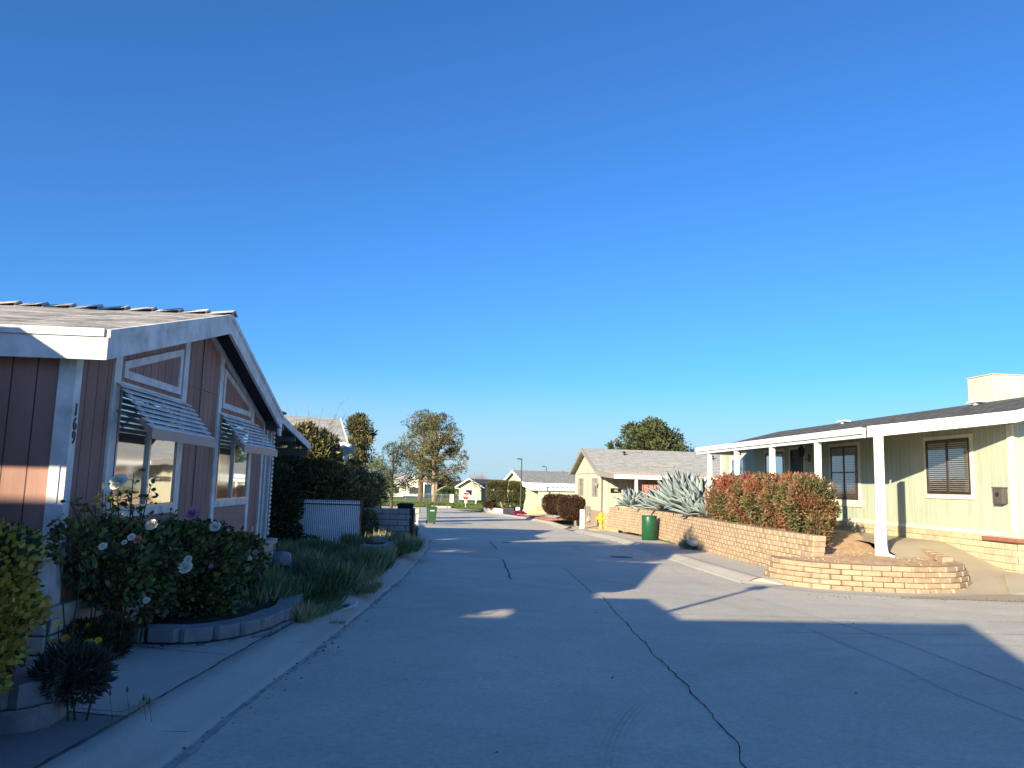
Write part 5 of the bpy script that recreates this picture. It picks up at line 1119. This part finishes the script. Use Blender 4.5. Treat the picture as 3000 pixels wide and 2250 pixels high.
rose_bush('small rose bush at the far end of the rose bed', [(rb(690, 1640, 10.3), (.38, .35, .35), 1900), (rb(665, 1700, 10.0), (.35, .3, .3), 1300)], [(748, 1619, 9.8, .03, 'pink'), (733, 1637, 9.7, .025, 'white')], [(rb(690, 1650, 10.3), rb(720, 1570, 10.3)), (rb(700, 1650, 10.3), rb(760, 1590, 10.3))], 8)
# gazania clumps
def daisy(mat, p, r, parent, face, k):
    b = MB(); f = Vector(face).normalized(); a = f.cross(Vector((0, 0, 1))).normalized(); u = a.cross(f)
    for i in range(12):
        an = i * .5236; d = a * math.cos(an) + u * math.sin(an); s = a * -math.sin(an) + u * math.cos(an)
        b.add([p + d * r * .15, p + d * r * .6 + s * r * .17 + f * r * .25, p + d * r + f * r * .3, p + d * r * .6 - s * r * .17 + f * r * .25], [(0, 1, 2, 3)])
    b.tube([p, p + f * r * .1], r * .2, 8); o = b.build('flower', mat, parent); return o
def gazania(label, blobs, fl, mat=L_SHRUB):
    root = shrub('gazania_plant', label, 'flower clump', blobs, mat, .06, 4, .2, False, .05, up=.6, bark=m_plain('rose_stem', (.05, .045, .02), .7, .2)); org = Vector(root.location); st_ = MB()
    for k, (px, py, Y, r, c) in enumerate(fl):
        p = at(px, py, Y); daisy(PET[c], p - org, r, root, (.15, -.8, .6), k); st_.tube([p - org, p - org + Vector((rnd.uniform(-.03, .03), .03, -.14))], .004, 4, caps=False)
    st_.build('flower_stalks', m_plain('rose_stem', (.05, .045, .02)), root)
gazania('dark feathery plant with orange daisies on the front left planter', [(rb(205, 1960, 5.15), (.17, .16, .14), 1300), (rb(262, 1950, 5.2), (.12, .12, .10), 700), (rb(165, 1985, 5.1), (.14, .14, .13), 800), (rb(235, 2010, 5.2), (.13, .12, .10), 700), (rb(280, 1985, 5.2), (.09, .1, .08), 350)],
        [(158, 1882, 5.3, .032, 'orange'), (192, 1872, 5.3, .035, 'orange'), (308, 1955, 5.2, .032, 'orange'), (209, 1911, 5.2, .02, 'red'), (172, 1828, 5.9, .028, 'yellow'), (213, 1922, 5.2, .014, 'yellow'), (262, 1924, 5.3, .025, 'white')])
gazania('low green daisy clump against the pale block skirting', [(rb(245, 1868, 6.8), (.24, .2, .13), 1900), (rb(310, 1890, 7.0), (.2, .18, .1), 1300), (rb(290, 1850, 7.4), (.3, .2, .12), 1200)],
        [(222, 1836, 6.7, .03, 'orange'), (257, 1834, 6.7, .028, 'yellow'), (287, 1824, 6.8, .03, 'red'), (262, 1884, 6.5, .042, 'yellow'), (288, 1878, 6.5, .036, 'yellow')], L_DARK)
gazania('orange daisy clump beside the rounded whitish rock', [(rb(700, 1800, 9.3), (.2, .15, .12), 900), (rb(760, 1760, 10.2), (.3, .2, .2), 1600)],
        [(683, 1775, 9.4, .04, 'yellow'), (722, 1745, 9.8, .045, 'orange'), (742, 1763, 9.8, .035, 'orange'), (698, 1815, 9.0, .03, 'orange'), (652, 1835, 8.6, .02, 'orange')], L_GRASS)
rf_ = [(rb(850, 1740, 11.0), (.35, .25, .18), 1700)]
gazania('clump of small dusty-red flowers spilling over the block edging', rf_, [(810 + rnd.uniform(0, 90), 1690 + rnd.uniform(0, 70), 10.8, .022, 'red') for _ in range(26)], L_GRASS)
# long weeds
def weeds(name, poly, n, h, zf, mat=L_GRASS, wd=.09, kind='stuff'):
    xs = [p[0] for p in poly]; ys_ = [p[1] for p in poly]; P = []
    while len(P) < n:
        x, y = rng.uniform(min(xs), max(xs)), rng.uniform(min(ys_), max(ys_)); ins = False; j = len(poly) - 1
        for i in range(len(poly)):
            if (poly[i][1] > y) != (poly[j][1] > y) and x < (poly[j][0] - poly[i][0]) * (y - poly[i][1]) / (poly[j][1] - poly[i][1]) + poly[i][0]: ins = not ins
            j = i
        if ins: P.append((x, y, zf(x, y)))
    P = np.array(P); patch = .55 + .45 * np.sin(P[:, 0] * 5 + 1) * np.sin(P[:, 1] * 2.3) + rng.normal(0, .12, n); D = rng.normal(0, .38, (n, 3)); D[:, 2] = 1
    P1 = P + D / np.linalg.norm(D, axis=1)[:, None] * rng.uniform(0, .6, n)[:, None] * h * .6
    rvv = np.clip(.35 + .35 * np.sin(P[:, 0] * 3.1) * np.cos(P[:, 1] * 1.7) + rng.normal(0, .2, n), 0, 1)
    return tag(leaf_mesh(name, mat, P1, D, h * np.clip(patch, .35, 1.2), wd, .03, False, None, rvv), kind=kind)
weeds('weeds', [(-3.0, 9.3), (-2.75, 10.2), (-2.4, 11.3), (-2.15, 12.5), (-2.2, 15), (-2.5, 17.2), (-3.9, 19.0), (-5.6, 20.3), (-4.6, 15), (-4.0, 11), (-3.7, 9.6)], 22000, .31, lambda x, y: gz(y) + .2)
weeds('weeds', [(-2.55, 9.2), (-2.3, 9.2), (-2.15, 10.3), (-2.35, 11.4), (-2.7, 11)], 3500, .22, lambda x, y: gz(y) + .1)
weeds('weeds', [(-2.5, 18.8), (-2.2, 20), (-2.9, 23.5), (-4.6, 23.8), (-4.4, 21), (-3.2, 20.6)], 9000, .34, lambda x, y: gz(y) + .2)
weeds('weeds', [(-2.55, 4.9), (-2.42, 4.9), (-2.4, 5.6), (-2.52, 5.7)], 420, .06, lambda x, y: gz(y) + .12)
weeds('weeds', [(-2.50, 6.9), (-2.44, 6.9), (-2.43, 7.5), (-2.49, 7.5)], 160, .05, lambda x, y: gz(y) + .12)
weeds('weeds', [(-2.35, 9.75), (-1.98, 9.7), (-1.96, 9.85), (-2.35, 9.95)], 420, .06, lambda x, y: gz(y) + .03)
weeds('weeds', [(-2.3, 11.9), (-2.02, 12.1), (-2.05, 13.0), (-2.4, 13.2)], 1500, .16, lambda x, y: gz(y) + .1)
weeds('weeds', [(-3.4, 25), (-3.2, 27), (-4.2, 36), (-5.2, 36), (-4.2, 25)], 5000, .12, lambda x, y: gz(y) + .13, L_LAWN)
weeds('weeds', [(6.5, 29), (6.2, 30), (6.1, 34), (5.95, 36), (6.1, 36), (6.3, 33)], 700, .12, lambda x, y: gz(y) + .1)
weeds('weeds', [(6.0, 27.4), (6.35, 27), (6.3, 26.4), (6.0, 26.6)], 260, .35, lambda x, y: gz(y) + .1, L_GRASS, .2)
soilpatch('lawn', LAWNB, [(-3.45, 25), (-3.5, 29), (-4.4, 38), (-5.3, 45), (-14, 60), (-14, 25)], lambda x, y: gz(y) + .12, 10)
# seed-head stalks in the pavement crack
sd = MB()
for px, py, pb2 in ((322, 2040, 2110), (372, 2030, 2100), (420, 2055, 2110), (437, 2063, 2115)):
    p = at(px, py, 4.95); e = at(px + 8, pb2, 4.95); sd.tube([e, p], .0015, 3); sd.lathe([(.001, 0), (.009, .015), (.002, .04)], tuple(p), 5)
o = sd.build('seed_heads', m_plain('dry_seed', (.10, .10, .06), .9, .1)); tag(o, 'thin seed-head stalks growing from the pavement joint', 'weed')
shrub('vine', 'small leafy vine climbing the white slatted gate', 'vine', [(rb(875, 1575, 21.7), (.09, .08, .32), 260), (rb(905, 1585, 21.7), (.3, .08, .12), 200)], L_DARK, .09, 5, .5, True)

# ---------------------------------------------------------------- right side plants
def phot_rv(P):
    t = np.clip((P[:, 2] - 1.2) / 1.0, 0, 1) * np.clip((P[:, 1] - 19) / 6, 0, 1)
    s = .25 * np.sin(P[:, 0] * 4 + P[:, 2] * 5) * np.sin(P[:, 1] * 2.2); return np.clip(.38 + .40 * t + s * .8 + rng.normal(0, .18, len(P)), 0, 1)
pz = [((7.2, 26.0), 1.25), ((7.25, 24.9), 1.3), ((7.3, 23.7), 1.28), ((7.4, 22.5), 1.32), ((7.5, 21.3), 1.3), ((7.6, 20.3), 1.3), ((7.6, 19.6), 1.22)]
shrub('red_hedge', 'long red-tipped hedge above the tan retaining wall', 'hedge', [((x, y, z + rnd.uniform(-.03, .05)), (.62, .80, .80), 5200) for (x, y), z in pz] + [((7.42, 18.7, .72), (.26, .3, .42), 900), ((7.65, 19.2, 1.1), (.34, .4, .5), 1300)], L_PHOT, .082, 60, .42, True, .12, bark=m_plain('pink_bark', (.30, .20, .16), .9, .1), inner=.35, rv_mode=phot_rv)
def agave(loc, R, n, label, seed):
    q = random.Random(seed); root = empty('agave_plant', loc, q.uniform(0, 3), label, 'agave', 'agaves on top of the retaining wall'); b = MB()
    for i in range(n):
        f = i / n; el = R_(8 + 78 * f + q.uniform(-6, 6)); az = i * 2.399 + q.uniform(-.15, .15); L_ = R * q.uniform(.85, 1.08) * (1 - .12 * f); w_ = .105 * R + .02
        d = Vector((math.cos(az) * math.cos(el), math.sin(az) * math.cos(el), math.sin(el))); s = Vector((-math.sin(az), math.cos(az), 0)); u = s.cross(d); u = u if u.z > 0 else -u
        base = Vector((math.cos(az), math.sin(az), 0)) * .07 * R + Vector((0, 0, .05 * R)); vs = []; curv = q.uniform(-.12, .28)
        for t, wk in ((0, .6), (.15, .75), (.4, 1.05), (.62, .95), (.82, .5), (1, .02)):
            c = base + d * L_ * t - u * curv * L_ * t * t * (1 - f) ; th_ = .035 * R * (1 - t) + .003
            vs += [c + s * w_ * wk + u * .045 * R * wk, c + u * 0, c - s * w_ * wk + u * .045 * R * wk, c - u * th_]
        fs = []
        for k in range(5):
            for j in range(4): a = k * 4 + j; c2 = k * 4 + (j + 1) % 4; fs.append((a, c2, c2 + 4, a + 4))
        b.add(vs, fs)
    b.build('leaf_rosette', L_AGAVE, root, True); return root
for k, (px, py, Y, R, n, l) in enumerate(((1848, 1488, 40.5, 1.15, 44, 'leftmost blue-grey agave at the far end of the retaining wall'), (1905, 1494, 36, 1.0, 40, 'low agave second from the left on the wall'),
        (1945, 1496, 33.5, 1.15, 44, 'middle agave leaning over the wall just left of the tallest'), (1996, 1497, 31.3, 1.75, 58, 'tallest blue-grey agave in the middle of the row'),
        (2050, 1490, 30, 1.35, 46, 'tall agave right behind the red hedge end'), (2030, 1513, 27.9, .95, 40, 'short agave in front of the tallest one'), (2068, 1512, 27.2, .75, 36, 'smallest agave beside the red hedge'), (1965, 1490, 35, 1.3, 40, 'agave half hidden behind the tallest agave'))):
    p = at(px, py, Y); agave((p.x, Y, p.z), R, n, l, k + 2)
# street furniture on the right
p = gp(1902, 1591); cy = empty('utility_pedestal', (p.x, p.y, p.z + .08), 0, 'dark green cylindrical utility drum before the tan retaining wall', 'utility drum')
MB().lathe([(.31, 0), (.31, 1.02), (.30, 1.045), (.29, 1.05), (.001, 1.06)], (0, 0, 0), 40).build('drum', GRNM, cy, True)
MB().lathe([(.318, .99), (.318, 1.02), (.31, 1.03)], (0, 0, 0), 40).build('lid_band', GRNM, cy, True)
for o in [c for c in cy.children]:
    for pg_ in o.data.polygons: pg_.use_smooth = abs(pg_.normal.z) < .5
hyd = gp(1754, 1553); hy = empty('fire_hydrant', (hyd.x, hyd.y - 1, hyd.z + .05), 0, 'yellow fire hydrant standing beside the tan block steps', 'hydrant')
MB().lathe([(.17, 0), (.17, .04), (.10, .05), (.10, .45), (.15, .46), (.15, .50), (.115, .51), (.125, .80), (.15, .81), (.15, .84), (.11, .90), (.05, .96), (.03, 1.0), (.001, 1.0)], (0, 0, 0), 16).build('barrel', YEL, hy, True)
MB().tube([(-.24, 0, .68), (.24, 0, .68)], .065, 10).tube([(-.26, 0, .68), (-.22, 0, .68)], .085, 6).tube([(.22, 0, .68), (.26, 0, .68)], .085, 6).tube([(0, -.22, .64), (0, 0, .64)], .085, 10).build('nozzles', YEL, hy)
bo = gp(1705, 1552); o = MB().box(-.13, .13, -.08, .08, 0, 1.18).build('bollard', WHITE, None, False, .015); o.location = (bo.x, bo.y, bo.z); tag(o, 'square white marker post at the kerb left of the hydrant', 'bollard')
a, c = at(1774, 1540, 43.2), at(1800, 1540, 42.6)
block_wall('block_wall', m_block('yellow_tan_block', (.42, .31, .18), .3, 6), [(a.x - .02, 43.6), (c.x + .25, 42.9)], lambda p: gz(43) - .03, 6, .18, .4, .3, 0, 'yellowish block end wall behind the yellow hydrant', 'wall', MORTL, .005, .012)
block_wall('block_step', m_block('yellow_tan_block2', (.42, .31, .18), .3, 6), [(a.x - .95, 43.0), (a.x - .1, 42.9)], lambda p: gz(43) - .02, 1, .2, .4, .3, 0, 'low yellowish block step at the foot of the hydrant', 'step', None, .005, .012)
dv = MB(); dv.add([(3.62, 43.4, gz(43) + .02), (5.2, 43.2, gz(43) + .06), (6.2, 47.2, -.72), (5.6, 49.5, -.8), (3.2, 47.8, gz(48) + .02)], [(0, 1, 2, 3, 4)]); o = dv.build('driveway', CONC); o['kind'] = 'structure'
# gravel bed with brick edging and two clipped brown bushes
gb = [gp(1514, 1512), gp(1605, 1531), gp(1658, 1535), gp(1720, 1524), (7.2, 58, -.3), (6.0, 66, -.6), (3.8, 72, -1.0), (.9, 73, -1.1)]
gb = [Vector(p) for p in gb]
zz = lambda x, y: gz(y) + .15 + max(0, x - (3.9 - max(0, y - 50) * .12)) * .16
soilpatch('gravel_bed', GRAVEL, [(p.x, p.y) for p in gb], zz, 12)
def brickline(pts, label):
    b = MB(); pts = [Vector((p[0], p[1], 0)) for p in pts]; A = []
    for a, c in zip(pts, pts[1:]):
        L_ = (c - a).length; t = (c - a).normalized(); n = max(1, int(L_ / .23)); ang = math.atan2(t.y, t.x)
        for i in range(n): p = a + t * (i + .5) * L_ / n; b.cbox((p.x, p.y, zz(p.x, p.y) + .05), (.105, .09, .055), ang)
    o = b.build('brick_edging', REDB, None, False, .008); tag(o, label, 'brick edging')
brickline([(p.x, p.y) for p in gb[:4]], 'red brick edging along the kerb side of the gravel bed')
a, c = gp(1553, 1518), at(1640, 1505, 56); brickline([(a.x, a.y), (c.x, 56)], 'red brick line crossing the gravel bed below the brown bushes')
for px, py, Y, r, l in ((1672, 1487, 52, (.92, .85, .82), 'nearer dark red-brown clipped bush on the gravel bed'), (1627, 1478, 58, (1.0, .9, .76), 'farther dark red-brown clipped bush on the gravel bed')):
    c = at(px, py, Y); r0_ = empty('clipped_bush', (c.x, Y, c.z - r[2]), 0, l, 'bush', 'clipped brown bushes'); d = rng.normal(size=(8500, 3)); d /= np.linalg.norm(d, axis=1)[:, None]
    e = np.sign(d) * np.abs(d) ** .68; e *= (1 + .04 * np.sin(d[:, :1] * 9) * np.cos(d[:, 1:2] * 8)); t_ = rng.uniform(.8, 1.0, 8500)[:, None]; P = e * t_ * np.array(r); P[:, :2] *= (.78 + .22 * np.clip((P[:, 2:3] / r[2] + 1), 0, 1)); P[:, 2] += r[2]
    leaf_mesh('foliage', L_BROWN, P, d + rng.normal(0, .5, d.shape), .10, .35, .1, False, r0_)
    MB().lathe([(.3, 0), (r[0] * .66, .2), (r[0] * .74, r[2]), (r[0] * .7, r[2] * 1.7), (.2, r[2] * 1.8)], (0, 0, 0), 12).build('twig_core', m_plain('dark_twigs', (.03, .018, .014), .95, .05), r0_)
# garden ornament by the near bush, blocks by the mint house, topiary
gzp = at(1720, 1500, 50); wr = MB()
for k in range(7): a = k * .9; wr.tube([(math.cos(a) * .05, 0, 0), (math.cos(a) * .3, math.sin(a) * .2, .5), (math.cos(a) * .12, math.sin(a) * .1, .95), (0, 0, .7)], .02, 5, caps=False)
wr.lathe([(.18, 0), (.14, .2), (.06, .35), (.1, .5), (.02, .6)], (.1, 0, 0), 10); o = wr.build('garden_ornament', m_plain('grey_iron2', (.25, .27, .28), .6, .3)); o.location = (gzp.x, 50, gzp.z - .55); tag(o, 'grey scrolled metal ornament beside the nearer brown bush', 'ornament')
a, c = at(1545, 1500, 70), at(1600, 1500, 69); YB = MATS['yellow_tan_block']
for k, (x0_, n) in enumerate(((0, 3), (.55, 4), (1.1, 5))): pass
block_wall('block_wall', YB, [(a.x, 70), (c.x, 68.8)], lambda p: -1.3, 3, .2, .42, .25, 0, 'stepped tan block wall in front of the mint home', 'wall', MORTL, .005, .015)
block_wall('block_wall', YB, [(a.x + .75, 70.05), (c.x, 68.95)], lambda p: -.7, 2, .2, .42, .25, 0, 'upper tan blocks against the mint home wall', 'wall', MORTL, .005, .015)
a, c = at(1640, 1445, 62), at(1690, 1445, 61); block_wall('block_wall', YB, [(a.x, 62), (c.x + .3, 61)], lambda p: -.2, 4, .2, .42, .25, 0, 'tan block wall showing between the mint and cream homes', 'wall', MORTL, .005, .015)
a, c, e = at(1417, 1500, 84), at(1466, 1505, 77), at(1506, 1500, 79)
pw_ = MB()
for p, q in ((a, c), (c, e)):
    d = Vector((q.x - p.x, q.y - p.y, 0)).normalized(); n = Vector((-d.y, d.x, 0)) * .25; zb_ = gz((p.y + q.y) / 2) - .1; zt_ = zb_ + .68
    P4 = [Vector((p.x, p.y, 0)), Vector((q.x, q.y, 0)), Vector((q.x, q.y, 0)) + n, Vector((p.x, p.y, 0)) + n]; pw_.slab([(v.x, v.y, zt_) for v in P4], .75)
o = pw_.build('planter_wall', m_plain('white_block', (.66, .63, .55), .8, .1, .1, 4)); tag(o, 'low white painted planter wall under the topiary', 'planter wall')
soilpatch('planter_soil', DSOIL, [(a.x + .2, 84.2), (c.x + .1, 77.3), (e.x, 79.2), (e.x + 1.4, 80), (e.x + .5, 86), (a.x + .5, 87)], lambda x, y: -.88, 6)
tp = empty('topiary_bush', (at(1480, 1480, 80).x, 80, -.95), 0, 'large flat-topped clipped bush on bare forked trunks', 'bush'); org = np.array(tp.location); Ps = []; Ds = []
for px, py, r, n in ((1455, 1437, (1.05, 1.1, .95), 14000), (1490, 1438, (1.15, 1.2, 1.0), 15000), (1515, 1440, (.85, 1.1, 1.0), 11000)):
    c = np.array(at(px, py, 80)); d = rng.normal(size=(n, 3)); d /= np.linalg.norm(d, axis=1)[:, None]; e_ = np.sign(d) * np.abs(d) ** .6
    Ps.append(c - org + e_ * rng.uniform(.75, 1.03, n)[:, None] * np.array(r)); Ds.append(d + rng.normal(0, .5, d.shape))
leaf_mesh('foliage', L_TOPI, np.concatenate(Ps), np.concatenate(Ds), .13, .4, .1, False, tp)
tb = MB()
for dx, ex in ((-.2, -.9), (0, .1), (.1, .9), (.15, -.3)): tb.tube([(dx, 0, -.1), (dx * .5 + ex * .5, 0, .9), (ex, 0, 1.9)], [.13, .1, .07], 7)
tb.build('trunk', BARKL, tp, True)
for px, py, r, m_, l in ((1435, 1478, (.7, .6, .32), L_BROWN, 'brownish low shrub at the left of the white planter'), (1500, 1482, (.9, .6, .45), L_LAWN, 'bright green leafy plants under the topiary'), (1530, 1465, (.5, .5, .8), L_DARK, 'dark shrub against the mint home wall')):
    shrub('shrub', l, 'shrub', [(tuple(at(px, py, 80)), r, 1700)], m_, .16, 5, .4)
shrub('flowering_shrub', 'patch of magenta flowers spilling beside the street lamp', 'flowers', [(tuple(at(1520, 1503, 72)), (.55, .4, .2), 1200)], m_leaf('magenta_petals2', [(0, (.10, .06, .04)), (.3, (.38, .03, .18)), (1, (.55, .06, .30))], .6, .3, .1), .1, 4, .6)
p = at(1519, 1492, 74); o = MB().cbox((0, 0, 0), (.24, .18, .2), .2).build('storage_box', WHITE, None, False, .02); o.location = p; tag(o, 'white box beside the street lamp base', 'box')
def lamp(px_t, py_t, py_b, Y, label, arm=-.5, px_b=None):
    t = at(px_t, py_t, Y); bb_ = at(px_b or px_t, py_b, Y); r = empty('street_lamp', (t.x, Y, bb_.z), 0, label, 'street lamp', 'street lamps'); h = t.z - bb_.z
    MB().tube([(0, 0, -.3), (0, 0, h)], [.075, .05], 8).build('pole', DARKM, r); MB().tube([(0, 0, h - .05), (arm * .6, 0, h)], .03, 6).build('arm', DARKM, r)
    MB().cbox((arm, 0, h + .01), (.22, .1, .05)).build('lamp_head', DARKM, r, False, .01); return r
lamp(1528.5, 1345, 1496, 72, 'slim black street lamp standing beside the topiary bush', -.2, 1527); lamp(1601, 1367, 1440, 98, 'square-headed dark street lamp rising behind the mint home roof', -.35)
# leaf litter and grit along the kerbs
P = []
for k in range(260):
    y = rng.uniform(3.5, 30); P.append((li(LG, y) + abs(rng.normal(0, .10)), y, gz(y) + .008))
for k in range(220):
    y = rng.uniform(17, 44); P.append((li(RG, y) - abs(rng.normal(0, .25)), y, gz(y) + .008))
for k in range(260):
    x = rng.uniform(5.5, 12); P.append((x, 14.9 - abs(rng.normal(0, .4)), gz(14.5) + .012))
for k in range(26): P.append((rng.uniform(-1.8, 8), rng.uniform(3, 16), 0)); P[-1] = (P[-1][0], P[-1][1], gz(P[-1][1]) + .008)
P = np.array(P); D = rng.normal(0, 1, (len(P), 3)); D[:, 2] = .12
tag(leaf_mesh('leaf_litter', m_leaf('dead_leaves', [(0, (.07, .045, .025)), (.6, (.20, .13, .07)), (1, (.36, .27, .16))], .8, .1, .1), P, D, .028, .5, .15), kind='stuff')
weeds('weeds', [(6.3, 18.2), (6.2, 24), (6.1, 29), (6.3, 29), (6.42, 24), (6.55, 18.2)], 160, .07, lambda x, y: gz(y) + .12, L_GRASS, .2)
weeds('weeds', [(5.7, 16.3), (7, 15.5), (8.2, 15.48), (9.0, 15.65), (8.2, 15.56), (7.1, 15.6), (5.9, 16.35)], 60, .06, lambda x, y: gz(y) + .01, L_GRASS, .2)
pb_m = MB()
for k in range(260):
    x, y = rng.uniform(6.3, 9.4), rng.uniform(16.4, 20.5)
    if x < 6.2 + (16.6 - y) * .9 or (y > 17.6 and x < 7.6): continue
    z = .10 + .035 * (y - 15.9); r = rng.uniform(.008, .028); pb_m.cbox((x, y, z + r * .6), (r, r * .8, r * .6), rng.uniform(0, 3), rng.uniform(-.4, .4), 0, .7)
tag(pb_m.build('clods', SOIL), kind='stuff')
print('objects', len(bpy.data.objects), 'faces', sum(len(m.polygons) for m in bpy.data.meshes))
